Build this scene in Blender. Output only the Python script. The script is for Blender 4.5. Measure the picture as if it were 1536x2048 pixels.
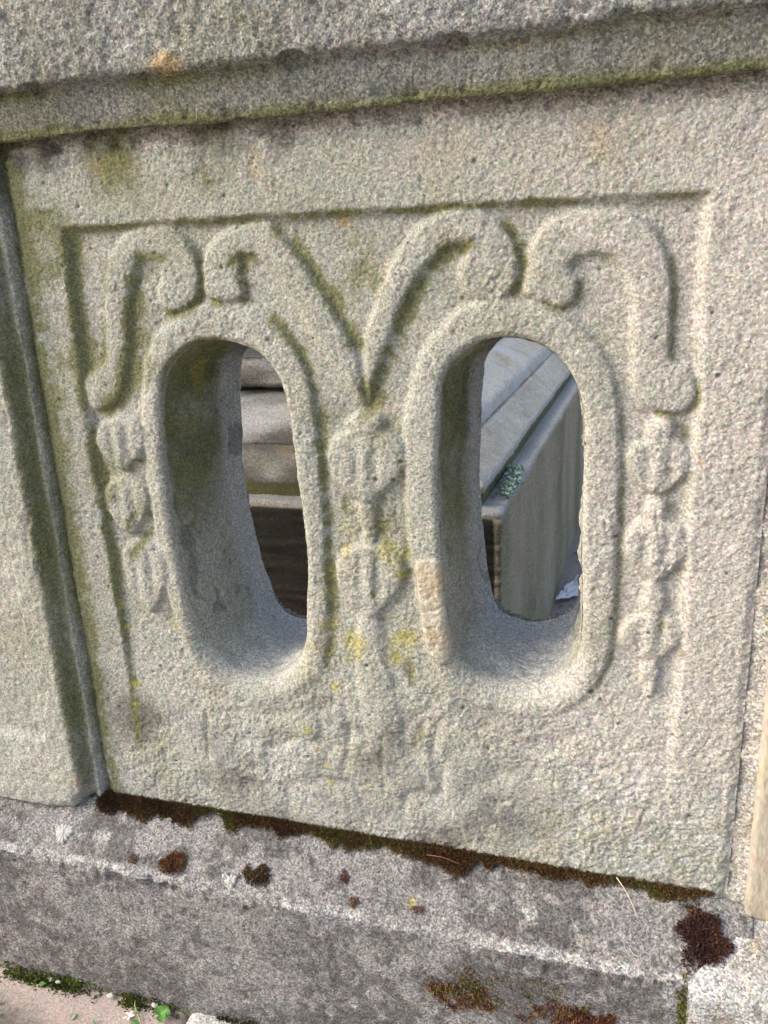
import bpy, bmesh, math, random
import numpy as np
from mathutils import Matrix, Vector

for o in list(bpy.data.objects):
    bpy.data.objects.remove(o, do_unlink=True)
SC = bpy.context.scene
COL = SC.collection
rng = np.random.default_rng(7)
random.seed(7)

# ------------------------------------------------------------------ camera
cam = bpy.data.cameras.new('camera')
cam.sensor_fit = 'VERTICAL'; cam.sensor_height = 36.0; cam.lens = 1694.88 / 2048 * 36.0
cam.clip_start = 0.02; cam.clip_end = 500
camo = bpy.data.objects.new('camera', cam); COL.objects.link(camo)
RW = np.array([[0.9554141, 0.0479598, -0.2913481], [0.2917536, -0.3051465, 0.9065128], [-0.0454277, -0.9510970, -0.3055337]])
CP = (0.271692, -0.783406, 0.672646)
camo.matrix_world = Matrix([[RW[i, 0], -RW[i, 1], -RW[i, 2], CP[i]] for i in range(3)] + [[0, 0, 0, 1]])
SC.camera = camo

# ------------------------------------------------------------------ world, sun, exposure
SUN = Vector((-0.72, -0.36, 0.60)).normalized()       # direction towards the sun (veiled, from the left)
elev = math.asin(SUN.z); azim = math.atan2(SUN.x, SUN.y)
w = bpy.data.worlds.new('World'); SC.world = w; w.use_nodes = True
wn, wl = w.node_tree.nodes, w.node_tree.links
bg = wn['Background']; bg.inputs['Strength'].default_value = 0.15
sky = wn.new('ShaderNodeTexSky'); sky.sky_type = 'NISHITA'; sky.sun_disc = False
sky.sun_elevation = elev; sky.sun_rotation = azim
sky.air_density = 1.0; sky.dust_density = 6.0; sky.ozone_density = 0.5; sky.altitude = 50
tint = wn.new('ShaderNodeMix'); tint.data_type = 'RGBA'; tint.blend_type = 'MULTIPLY'
tint.inputs[0].default_value = 1.0; tint.inputs[7].default_value = (0.95, 0.943, 0.92, 1)
wl.new(sky.outputs[0], tint.inputs[6]); wl.new(tint.outputs[2], bg.inputs['Color'])
sun = bpy.data.lights.new('sun', 'SUN'); sun.energy = 0.75; sun.angle = math.radians(55); sun.color = (1.0, 0.995, 0.98)
suno = bpy.data.objects.new('sun', sun); COL.objects.link(suno)
suno.rotation_euler = SUN.to_track_quat('Z', 'Y').to_euler(); suno.location = (-4, 3, 6)
vs = SC.view_settings
vs.view_transform = 'Standard'; vs.look = 'None'; vs.gamma = 1.0; vs.use_curve_mapping = False
vs.exposure = 1.10

# in-plane outlines of the carving, millimetres (x, z) on the panel
TRACE = {"shapes":{"recess":[[-311.6,696.7],[-70.2,697.7],[139.5,697.0],[310.9,696.2],[310.3,603.5],[314.4,526.2],[312.5,457.9],[313.6,360.6],[313.7,266.4],[312.2,144.2],[310.6,-83.7],[-303.0,-237.3],[-308.9,77.5],[-313.1,161.8],[-314.9,255.7],[-314.8,331.1],[-318.4,393.3],[-318.2,503.5],[-317.6,563.9],[-315.4,627.0]],"scroll1":[[-309.7,508.4],[-317.4,533.8],[-312.4,547.5],[-297.1,558.8],[-288.4,565.2],[-278.8,621.9],[-269.6,661.4],[-260.7,675.4],[-241.7,691.0],[-217.7,696.6],[-197.8,696.6],[-181.3,689.7],[-169.4,677.9],[-163.5,663.4],[-162.4,649.9],[-165.6,633.6],[-170.9,622.4],[-185.8,613.3],[-202.8,612.2],[-211.5,620.4],[-213.0,634.4],[-206.4,648.0],[-208.5,657.8],[-222.6,664.1],[-232.4,657.2],[-242.5,637.7],[-250.4,610.1],[-256.5,579.2],[-263.8,552.9],[-272.1,528.6],[-285.8,513.7]],"scroll2":[[-160.2,631.5],[-159.3,652.2],[-154.2,666.4],[-144.3,680.1],[-129.7,688.7],[-107.7,693.6],[-89.2,693.7],[-75.8,687.1],[-62.6,672.0],[-47.8,650.7],[-32.7,624.7],[-16.7,596.1],[-3.8,572.0],[2.0,547.8],[0.6,523.1],[-10.3,532.9],[-23.5,555.1],[-39.0,574.7],[-52.1,596.7],[-64.5,618.4],[-76.2,636.3],[-88.0,652.1],[-99.3,661.9],[-110.8,664.7],[-117.7,660.2],[-116.8,648.4],[-114.0,634.0],[-119.5,623.1],[-134.8,619.1],[-149.6,621.9]],"scroll3":[[4.9,542.9],[5.7,567.2],[11.7,593.8],[23.2,621.9],[34.2,647.0],[47.6,666.5],[64.9,683.5],[84.2,693.7],[105.3,696.4],[125.5,691.1],[141.5,682.0],[150.7,668.9],[155.2,653.5],[155.3,635.9],[149.9,623.1],[139.0,615.9],[120.6,615.4],[107.7,621.1],[101.4,634.6],[104.5,649.8],[111.1,658.2],[105.2,664.1],[93.7,664.6],[77.1,653.0],[60.8,634.9],[48.5,615.8],[37.7,592.9],[26.6,569.4],[15.2,542.9],[8.4,523.1]],"scroll4":[[160.7,621.9],[161.9,640.0],[166.2,659.4],[174.8,674.1],[188.0,683.8],[204.8,689.0],[228.1,689.0],[251.2,684.6],[266.1,675.9],[276.9,661.0],[283.8,644.5],[288.2,623.5],[288.2,602.2],[288.9,574.1],[292.6,560.2],[305.6,555.9],[311.1,541.0],[311.9,528.2],[308.7,519.8],[298.6,513.8],[280.3,515.3],[266.7,521.1],[259.7,534.1],[256.3,554.6],[255.8,576.6],[255.5,602.9],[252.9,624.5],[246.1,638.5],[235.3,648.8],[219.7,651.0],[204.9,648.3],[202.1,640.0],[208.8,629.2],[207.4,616.4],[193.6,607.2],[177.7,613.2]],"ring1":[[-243.4,550.2],[-233.2,573.8],[-215.1,595.2],[-194.1,607.5],[-173.4,616.6],[-154.3,619.6],[-122.4,616.4],[-96.3,604.7],[-81.5,595.2],[-66.5,576.5],[-57.4,556.2],[-51.5,535.2],[-49.6,503.7],[-48.3,477.2],[-46.9,436.9],[-46.3,398.8],[-48.7,349.2],[-50.0,297.8],[-53.1,262.2],[-61.7,223.7],[-85.3,192.5],[-125.0,164.8],[-170.1,162.3],[-207.7,177.6],[-230.0,211.4],[-243.1,261.9],[-249.8,299.3],[-253.9,348.3],[-255.7,402.0],[-254.9,454.0],[-251.0,504.3]],"hole1":[[-227.6,503.6],[-224.6,525.4],[-217.9,546.8],[-206.3,561.5],[-186.6,575.9],[-165.5,582.3],[-138.4,580.5],[-112.4,571.7],[-99.0,561.1],[-86.4,541.3],[-81.4,516.7],[-78.7,489.6],[-75.7,438.2],[-72.9,395.2],[-72.2,345.6],[-77.5,293.8],[-80.8,267.5],[-86.9,243.4],[-100.7,216.7],[-124.4,196.0],[-153.7,188.6],[-182.1,194.5],[-202.6,215.1],[-215.1,246.2],[-223.4,283.7],[-229.0,339.0],[-232.8,395.6],[-231.7,453.4]],"ring2":[[41.3,434.6],[43.2,483.6],[47.2,518.6],[56.9,552.6],[69.0,576.2],[85.0,594.5],[101.4,607.8],[122.5,616.3],[154.9,614.6],[187.0,607.8],[204.8,596.5],[223.1,578.3],[235.8,560.5],[243.1,538.5],[247.9,515.4],[249.2,493.2],[250.6,467.3],[251.1,431.1],[250.7,381.2],[250.8,342.5],[250.3,302.6],[246.8,266.7],[234.3,231.5],[210.1,202.4],[174.4,185.8],[132.1,189.1],[94.4,202.4],[67.7,232.3],[54.0,283.9],[46.7,340.2],[42.7,389.4]],"hole2":[[81.5,522.9],[82.9,539.8],[91.6,556.5],[106.3,569.6],[123.1,578.7],[141.8,581.7],[162.5,579.7],[178.4,573.2],[192.1,562.2],[202.3,549.4],[209.3,535.7],[214.3,517.2],[216.4,486.6],[216.4,452.7],[216.4,415.4],[216.9,377.1],[218.4,337.8],[219.3,302.8],[217.1,272.1],[207.7,245.6],[191.3,227.6],[162.0,215.8],[128.7,217.6],[103.7,232.0],[87.9,258.6],[81.9,301.4],[78.3,351.7],[76.4,400.4],[76.6,447.6],[78.7,488.3]],"huskL1":[[-299.4,497.8],[-280.2,502.0],[-261.9,498.4],[-253.1,490.3],[-251.4,476.9],[-255.2,464.5],[-265.7,453.4],[-279.2,440.9],[-290.3,439.9],[-303.4,451.1],[-312.5,462.9],[-314.2,475.5],[-310.5,489.2]],"huskL2":[[-301.4,427.9],[-284.3,433.2],[-267.5,429.2],[-258.7,420.3],[-257.0,405.7],[-259.6,392.6],[-268.6,380.3],[-279.7,367.0],[-289.9,365.2],[-302.5,377.2],[-311.0,390.0],[-313.5,403.1],[-310.3,418.1]],"huskL3":[[-292.8,351.0],[-275.2,358.2],[-257.7,353.2],[-248.2,342.3],[-245.5,324.7],[-248.5,307.7],[-256.8,291.4],[-268.5,274.5],[-279.6,272.3],[-292.8,287.1],[-302.4,303.5],[-304.4,320.4],[-302.1,338.6]],"huskC1":[[-20.9,487.5],[3.9,493.2],[27.7,488.6],[39.7,479.2],[42.2,463.5],[37.4,448.8],[25.3,435.3],[8.0,420.2],[-6.7,419.0],[-24.5,431.6],[-36.7,446.2],[-38.9,461.0],[-34.5,477.4]],"huskC0":[[-14.8,491.3],[-18.0,499.9],[-9.6,506.7],[6.4,509.9],[20.2,505.6],[22.9,497.1],[15.8,489.9],[-0.1,488.5]],"huskC2":[[-21.5,363.7],[1.6,370.7],[23.8,366.6],[35.2,356.8],[37.2,339.7],[32.8,323.5],[21.1,308.2],[5.3,291.1],[-9.0,289.2],[-25.3,302.5],[-36.9,317.9],[-38.7,334.0],[-34.6,352.0]],"stemC":[[-7.6,421.6],[-5.8,386.3],[-8.7,363.9],[7.9,365.0],[7.9,387.1],[8.6,422.3]],"stemC2":[[-12.8,291.8],[-19.4,246.3],[-19.7,190.5],[-14.0,133.6],[-1.6,82.5],[21.6,64.8],[45.6,73.6],[53.1,91.4],[43.9,109.6],[30.5,140.0],[26.2,177.6],[21.5,201.9],[9.4,249.4],[4.1,290.4]],"huskR0":[[273.1,494.4],[275.2,505.0],[284.8,511.1],[293.4,507.6],[296.1,497.6],[290.2,489.2],[279.5,488.1]],"huskR1":[[266.5,486.8],[283.7,490.9],[300.9,487.7],[310.3,480.5],[312.7,469.5],[310.3,459.1],[301.9,449.4],[290.7,439.4],[279.8,437.9],[267.0,447.0],[257.2,457.2],[254.6,467.6],[257.2,479.1]],"huskR1b":[[273.0,423.0],[277.9,432.0],[287.4,434.9],[293.1,426.9],[292.0,415.7],[285.7,409.0],[276.6,411.4]],"huskR2":[[267.8,408.0],[285.0,412.9],[302.4,409.9],[311.6,402.1],[314.1,389.4],[311.7,377.8],[303.5,366.2],[292.1,354.1],[281.7,352.8],[268.4,362.6],[258.8,374.2],[256.0,385.7],[258.7,399.0]],"huskR2b":[[276.2,323.2],[277.8,339.0],[281.7,352.3],[290.0,350.4],[296.2,335.4],[294.8,319.6],[285.9,313.5]],"huskR3":[[267.8,312.3],[284.8,317.6],[301.8,315.5],[310.4,309.4],[312.8,298.6],[310.7,288.2],[302.5,278.2],[291.0,267.2],[280.7,265.5],[268.1,273.4],[259.1,282.9],[256.4,293.0],[258.8,304.5]],"huskR3b":[[277.0,252.9],[281.2,266.1],[290.5,268.2],[295.8,255.1],[289.9,232.1],[282.7,234.0]],"footL":[[-214.2,128.7],[-192.2,145.4],[-146.3,146.8],[-94.6,158.3],[-64.7,146.0],[-63.9,112.9],[-88.7,75.1],[-128.8,58.1],[-175.2,57.6],[-208.0,66.6],[-220.3,89.5]],"patch":[[50.6,352.4],[60.4,358.6],[78.8,356.5],[82.7,342.5],[82.0,314.5],[86.0,279.6],[84.5,257.3],[79.8,242.1],[66.8,246.6],[56.6,272.0],[52.5,312.0]]},"strokes":[[[[-228.5,664.3],[-235.1,651.7],[-243.5,635.6],[-248.7,610.4],[-255.0,577.9],[-260.9,556.3],[-269.5,529.4],[-285.3,513.3],[-304.7,508.1]],5,3,0.9],[[[-232.1,663.4],[-217.5,667.8],[-203.7,663.4]],3,2,0.8],[[[-162.8,659.5],[-162.2,642.6],[-168.5,623.2],[-187.2,611.7],[-204.7,611.0]],3.2,2.5,0.75],[[[-188.4,691.4],[-172.9,681.3],[-165.3,666.7]],3,1.0,0.45],[[[-270.1,663.4],[-278.3,625.9],[-285.9,584.5],[-291.4,563.3],[-302.2,555.3],[-315.6,544.4]],2.2,2.0,0.4],[[[-309.5,687.2],[-312.0,647.2],[-315.3,595.4],[-318.7,541.7],[-320.5,502.9]],5,1,0.85],[[[-319.9,491.6],[-318.4,463.1],[-318.6,404.4],[-316.7,380.3]],3.5,2.5,0.75],[[[-319.1,374.1],[-314.8,343.6],[-315.6,305.9],[-317.0,280.2]],3,2.5,0.75],[[[-317.0,280.2],[-313.7,241.3],[-314.5,173.8],[-316.5,124.7],[-315.9,81.8]],2.5,1.5,0.7],[[[-313.9,696.3],[-184.7,697.4],[-71.5,698.2],[47.4,697.4],[139.0,697.5],[236.8,696.6],[311.0,696.3]],2.2,1.5,0.7],[[[-76.7,687.2],[-63.2,674.7],[-45.2,653.8],[-28.1,628.2],[-12.0,600.6],[-1.1,576.6]],4,2,0.8],[[[-117.1,664.9],[-115.1,653.0],[-119.4,643.6],[-114.0,632.5],[-119.5,622.0],[-135.4,618.5],[-149.5,621.8]],3.2,3,0.7],[[[-123.1,659.4],[-114.5,663.8],[-103.8,663.4]],4,2.5,0.75],[[[-88.3,601.9],[-70.9,584.6],[-57.7,562.3],[-49.1,534.9],[-46.6,496.6],[-45.6,449.3],[-44.1,400.5],[-46.6,348.5],[-46.1,297.3],[-47.4,261.8],[-56.6,223.3]],3.5,2,0.75],[[[111.2,663.8],[94.6,662.3],[80.3,650.6],[65.0,632.9],[53.7,613.7],[42.9,588.4],[32.0,566.7],[19.5,539.6],[9.5,515.3]],5,3,0.95],[[[143.4,681.0],[152.2,668.0],[156.7,653.4],[156.8,635.8],[151.4,622.9]],3.2,2.5,0.8],[[[10.0,515.3],[6.0,509.7]],5,2,0.8],[[[201.4,642.0],[204.7,649.0],[221.6,652.6],[235.1,650.4]],3,2.5,0.6],[[[208.7,627.8],[206.4,615.0],[193.5,605.7],[179.2,612.1]],3.2,2.5,0.55],[[[266.1,675.9],[276.9,661.8],[284.3,644.4],[288.7,623.3],[289.0,602.0],[290.4,563.0]],2.8,1.6,0.5],[[[311.0,543.3],[312.8,527.9],[309.2,518.5],[298.7,512.0],[280.4,513.6]],2.6,2.4,0.6],[[[244.8,538.2],[250.2,511.3],[252.3,466.8],[252.9,430.6],[252.5,380.6],[252.6,341.8],[252.2,301.8],[248.7,265.9],[236.7,230.7]],2.4,1.6,0.5],[[[223.8,578.9],[237.4,561.1]],3,1,0.25],[[[290.7,439.5],[303.3,447.2],[313.3,459.4]],3,0.8,0.44000000000000006],[[[295.3,352.9],[308.1,364.1],[314.5,377.1]],3,0.8,0.32000000000000006],[[[284.9,484.2],[287.4,451.4]],2,1,0.15],[[[287.3,402.8],[290.3,362.8]],2,1,0.15],[[[293.7,502.9],[305.4,498.5],[305.1,489.4]],3,2,0.45],[[[295.7,427.7],[305.0,418.5]],3,2,0.35],[[[295.1,313.9],[294.4,300.5]],3,2,0.5],[[[311.4,291.5],[315.1,275.8]],2,1,0.4],[[[6.5,469.4],[6.0,440.6]],2,1,0.3],[[[14.6,419.6],[15.7,387.2]],5,0.8,0.6000000000000001],[[[-23.5,417.9],[-24.2,407.0]],4,2.5,0.6],[[[38.1,472.8],[40.0,441.9],[37.8,388.5],[41.6,361.3]],2.6,1.5,0.35],[[[7.3,359.0],[3.8,313.2]],2.2,1.5,0.6],[[[17.0,297.0],[31.5,312.7],[40.7,339.0]],4,0.8,0.48],[[[13.6,285.0],[17.9,255.7],[39.1,221.9]],5,2,0.45],[[[39.5,234.0],[41.4,209.9]],3,2,0.7],[[[-216.1,145.0],[-219.0,110.1],[-220.4,81.8]],3.5,4,0.4],[[[-163.1,114.7],[-134.3,108.6],[-104.4,121.1]],6,5.5,0.1],[[[-199.5,143.8],[-160.6,138.9],[-101.1,160.2]],7,2,0.1],[[[-69.9,164.3],[-50.5,179.7],[-67.5,196.8]],6,5,0.15],[[[-38.4,181.3],[-35.2,136.4],[-44.3,88.4]],5,4.5,0.2],[[[71.1,170.5],[61.6,131.1],[69.1,93.4]],6,5,0.2],[[[-303.0,90.9],[-283.4,79.4],[-280.3,50.8]],5,2.5,0.12],[[[137.0,154.9],[179.7,148.9],[215.7,172.3]],7,2,0.05],[[[-80.2,149.8],[-73.3,117.6],[-65.8,91.8]],2,1,0.35],[[[3.9,142.0],[3.8,102.7],[5.0,76.1]],3,4,0.25],[[[44.0,69.2],[51.4,80.5],[54.8,97.6]],3,2,0.1],[[[54.0,161.8],[41.6,134.6]],6,4.5,0.5],[[[103.2,85.9],[123.0,102.2],[142.3,118.1]],14,4.5,0.08],[[[-320.9,448.5],[-307.4,431.5]],3,0.8,0.4],[[[-285.1,379.0],[-266.7,400.8]],4,0.8,0.48],[[[-277.4,444.2],[-262.4,450.4]],3,2,0.4],[[[-263.5,401.0],[-256.8,380.6]],2.5,1.5,0.5],[[[-282.2,342.7],[-261.4,371.3]],4,0.8,0.5599999999999999],[[[-250.0,292.2],[-250.5,241.0]],2,1,0.4],[[[10.4,637.3],[16.4,655.2],[14.6,668.7]],12,0.8,0.45],[[[9.0,664.5],[9.4,637.3]],4,1,0.3],[[[-13.5,576.7],[7.1,576.5]],5,1,0.35],[[[5.0,537.6],[6.7,522.7]],8,1.5,0.5],[[[28.8,498.0],[18.0,487.6]],6,1.5,0.4]],"spots":[["yellow",[-23.7,386.7],14,0.7],["yellow",[18.9,364.4],16,0.9],["yellow",[34.1,340.5],12,0.8],["yellow",[-44.0,334.6],14,0.6],["yellow",[-54.0,275.0],18,0.8],["yellow",[-27.0,241.4],18,0.95],["yellow",[36.6,266.1],16,0.95],["yellow",[26.4,288.5],14,0.7],["algae",[-41.2,374.5],10,0.6],["algae",[35.4,236.2],10,0.6],["algae",[20.8,405.4],12,0.55],["algae",[42.8,284.2],14,0.4],["ochre",[-119.4,845.2],16,1.3],["ochre",[-9.3,693.3],9,1.3],["ochre",[-258.3,753.5],16,0.8],["ochre",[-234.9,756.6],14,0.72],["ochre",[-90.3,746.9],22,0.65],["ochre",[-165.2,779.7],5,0.87],["ochre",[219.3,741.6],34,0.58],["ochre",[71.2,332.2],26,0.8],["ochre",[69.7,275.2],24,0.65],["ochre",[320.0,470.3],3,1.3],["ochre",[156.8,830.5],3,1.3],["yellow",[-25.3,361.5],18,0.58],["yellow",[29.4,356.8],21,0.69],["yellow",[14.9,394.3],12,0.4],["yellow",[-23.4,253.9],21,0.8],["yellow",[30.6,256.6],21,0.86],["yellow",[21.5,240.7],13,0.92],["yellow",[-61.7,250.0],27,0.58],["yellow",[-51.4,310.8],18,0.4],["yellow",[-47.6,195.6],12,0.69],["yellow",[-75.1,214.4],16,0.46],["yellow",[-309.4,247.3],5,1.22],["yellow",[-310.5,170.2],6,1.35],["yellow",[-312.0,142.3],5,0.94],["yellow",[-313.5,273.0],5,0.81],["yellow",[-245.8,253.5],5,0.94],["yellow",[-85.2,139.0],6,1.22],["yellow",[-74.7,113.9],5,1.08],["yellow",[-63.7,95.4],5,0.94],["yellow",[-62.3,69.8],4,1.35],["yellow",[-15.8,76.2],4,0.94],["yellow",[-501.7,95.4],4,1.08],["yellow",[12.1,591.3],24,0.29],["yellow",[-20.9,342.0],24,0.35],["dark",[-238.6,768.2],26,0.8],["dark",[-134.1,773.9],40,0.72],["dark",[-63.0,768.5],28,0.8],["dark",[-315.1,764.3],26,0.88],["dark",[-358.0,762.5],20,1.28],["dark",[-104.6,758.7],36,0.48],["dark",[78.6,757.9],40,0.4],["dark",[68.7,30.1],30,0.48],["dark",[137.3,16.2],30,0.56],["dark",[313.7,6.2],26,0.56],["dark",[-355.9,12.0],20,0.8],["dark",[137.7,108.1],26,0.4],["dark",[-40.4,23.7],30,0.24],["algae",[-241.6,750.2],20,0.35],["algae",[-147.8,748.5],40,0.2],["algae",[-27.2,719.1],50,0.12],["algae",[-206.6,720.4],50,0.12],["algae",[-330.4,717.6],22,0.5],["algae",[-358.9,575.2],20,0.45],["algae",[-331.8,648.1],20,0.4],["algae",[17.5,646.4],20,0.3],["algae",[5.5,420.8],14,0.3],["algae",[-246.8,449.4],12,0.35],["algae",[-4.2,614.9],15,0.2],["algae",[165.9,700.4],10,0.4]]}

# ------------------------------------------------------------------ helpers
LAT = rng.random((64, 64, 64)).astype(np.float32)
def vnoise(p):
    i = np.floor(p).astype(np.int32); f = (p - i).astype(np.float32); f = f * f * f * (f * (f * 6 - 15) + 10)
    i &= 63; j = (i + 1) & 63
    x0, y0, z0 = i[:, 0], i[:, 1], i[:, 2]; x1, y1, z1 = j[:, 0], j[:, 1], j[:, 2]
    fx, fy, fz = f[:, 0], f[:, 1], f[:, 2]
    a = LAT[x0, y0, z0] * (1 - fx) + LAT[x1, y0, z0] * fx
    b = LAT[x0, y1, z0] * (1 - fx) + LAT[x1, y1, z0] * fx
    c = LAT[x0, y0, z1] * (1 - fx) + LAT[x1, y0, z1] * fx
    d = LAT[x0, y1, z1] * (1 - fx) + LAT[x1, y1, z1] * fx
    return ((a * (1 - fy) + b * fy) * (1 - fz) + (c * (1 - fy) + d * fy) * fz) * 2 - 1
def fbm(p, freq, octs=3, off=0.0, gain=0.5):
    p = np.asarray(p, np.float32); r = 0; a = 1.0; s = 0
    for k in range(octs):
        r = r + a * vnoise(p * freq + off + 17.3 * k); s += a; a *= gain; freq *= 2.03
    return r / s
def sstep(a, b, x):
    t = np.clip((x - a) / (b - a), 0, 1); return t * t * (3 - 2 * t)
def spline(pts, n, closed=True):
    p = np.array(pts, float); m = len(p)
    if not closed: p = np.vstack([2 * p[0] - p[1], p, 2 * p[-1] - p[-2]])
    segs = m if closed else m - 1; out = []
    k = max(2, int(math.ceil(n / segs)))
    for i in range(segs):
        if closed: a, b, c, d = p[i - 1], p[i], p[(i + 1) % m], p[(i + 2) % m]
        else: a, b, c, d = p[i], p[i + 1], p[i + 2], p[i + 3]
        for q in range(k):
            t = q / k
            out.append(0.5 * (2 * b + (c - a) * t + (2 * a - 5 * b + 4 * c - d) * t * t + (3 * b - a - 3 * c + d) * t ** 3))
    if not closed: out.append(p[-2])
    return np.array(out)
def seg_dist(px, pz, poly, closed):
    best = np.full(px.shape, 1e9, np.float32); ins = np.zeros(px.shape, bool); n = len(poly)
    for i in range(n if closed else n - 1):
        a = poly[i]; b = poly[(i + 1) % n]; e = b - a; L = e @ e + 1e-12
        t = np.clip(((px - a[0]) * e[0] + (pz - a[1]) * e[1]) / L, 0, 1)
        dx = px - a[0] - t * e[0]; dz = pz - a[1] - t * e[1]
        np.minimum(best, dx * dx + dz * dz, out=best)
        if closed and a[1] != b[1]:
            c = ((a[1] > pz) != (b[1] > pz)) & (px < (b[0] - a[0]) * (pz - a[1]) / (b[1] - a[1]) + a[0])
            ins ^= c
    d = np.sqrt(best)
    if closed: d[ins] *= -1
    return d
def field(X, Z, poly, closed=True, pad=0.03):
    """signed distance (closed) or distance, evaluated only near the outline, pad elsewhere"""
    out = np.full(X.shape, pad, np.float32)
    lo = poly.min(0) - pad; hi = poly.max(0) + pad
    m = (X > lo[0]) & (X < hi[0]) & (Z > lo[1]) & (Z < hi[1])
    if m.any(): out[m] = seg_dist(X[m], Z[m], poly, closed)
    return out
def mesh_np(name, V, F, mat, parent=None, attrs=None, smooth=True):
    """F: (n,4) or (n,3) int array"""
    me = bpy.data.meshes.new(name); V = np.asarray(V, np.float32); F = np.asarray(F, np.int32)
    k = F.shape[1]
    me.vertices.add(len(V)); me.vertices.foreach_set('co', V.ravel())
    me.loops.add(F.size); me.loops.foreach_set('vertex_index', F.ravel())
    me.polygons.add(len(F)); me.polygons.foreach_set('loop_start', np.arange(0, F.size, k, dtype=np.int32))
    me.update(calc_edges=True)
    me.polygons.foreach_set('use_smooth', np.full(len(F), smooth))
    for an, av in (attrs or {}).items():
        me.attributes.new(an, 'FLOAT', 'POINT').data.foreach_set('value', np.asarray(av, np.float32))
    me.validate(); me.update()
    if mat: me.materials.append(mat)
    o = bpy.data.objects.new(name, me); COL.objects.link(o); o.parent = parent
    return o
def tag(o, label=None, cat=None, group=None, kind=None):
    if label: o['label'] = label
    if cat: o['category'] = cat
    if group: o['group'] = group
    if kind: o['kind'] = kind
    return o
def empty(name, loc=(0, 0, 0), rz=0):
    o = bpy.data.objects.new(name, None); COL.objects.link(o); o.location = loc; o.rotation_euler = (0, 0, rz)
    o.empty_display_size = 0.05
    return o
def grid_faces(nu, nv, wrap=False):
    a = np.arange(nu * nv).reshape(nu, nv)
    if wrap:
        b = np.roll(a, -1, 1); return np.stack([a[:-1], a[1:], b[1:], b[:-1]], -1).reshape(-1, 4)
    return np.stack([a[:-1, :-1], a[1:, :-1], a[1:, 1:], a[:-1, 1:]], -1).reshape(-1, 4)
def resample(poly, ds):
    p = np.array(poly, float); out = []
    for a, b in zip(p[:-1], p[1:]):
        n = max(1, int(round(np.linalg.norm(b - a) / ds)))
        for q in range(n): out.append(a + (b - a) * q / n)
    out.append(p[-1]); return np.array(out)
def rounded(pts):
    """pts: (a, b, radius); returns a polyline with rounded corners"""
    out = []
    for i, (a, b, r) in enumerate(pts):
        p = np.array([a, b], float)
        if r <= 0 or i in (0, len(pts) - 1): out.append(p); continue
        u = np.array(pts[i - 1][:2]) - p; v = np.array(pts[i + 1][:2]) - p
        u /= np.linalg.norm(u); v /= np.linalg.norm(v)
        for t in np.linspace(0, 1, 7):
            out.append(((1 - t) ** 2) * (p + u * r) + 2 * t * (1 - t) * p + t * t * (p + v * r))
    return out
def sweep(name, front, back, tvals, fn, mat, amp, parent=None, paint=None, cap=True, fdisp=None):
    """closed profile (dense front + sparse back) swept along tvals; fn(t, a, b) -> x, y, z; front is displaced by amp(P)"""
    prof = np.vstack([front, back]) if len(back) else np.array(front); n = len(prof); nf = len(front)
    d = np.roll(prof, -1, 0) - np.roll(prof, 1, 0); d[0] = prof[1] - prof[0]
    if nf < n: d[nf - 1] = prof[nf - 1] - prof[nf - 2]
    nr = np.stack([d[:, 1], -d[:, 0]], 1); nr /= np.linalg.norm(nr, axis=1)[:, None] + 1e-9
    T, A = np.meshgrid(tvals, prof[:, 0], indexing='ij'); _, B = np.meshgrid(tvals, prof[:, 1], indexing='ij')
    x, y, z = fn(T, A, B); P0 = np.stack([x, y, z], -1).reshape(-1, 3)
    h = amp(P0).reshape(T.shape) if amp else np.zeros(T.shape)
    wt = np.zeros(n); wt[:nf] = 1; h = h * wt
    A2 = A + h * nr[:, 0]; B2 = B + h * nr[:, 1]
    x, y, z = fn(T, A2, B2)
    if fdisp is not None: x, y, z = fdisp(x, y, z)
    V = np.stack([x, y, z], -1).reshape(-1, 3)
    F = grid_faces(len(tvals), n, True)
    at = paint(P0, V) if paint else None
    o = mesh_np(name, V, F, mat, parent, at)
    if cap:
        bm = bmesh.new(); bm.from_mesh(o.data); bm.verts.ensure_lookup_table()
        for k in (0, len(tvals) - 1):
            try: bm.faces.new([bm.verts[k * n + q] for q in range(n)])
            except ValueError: pass
        bmesh.ops.recalc_face_normals(bm, faces=bm.faces); bm.to_mesh(o.data); bm.free()
    return o

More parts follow.
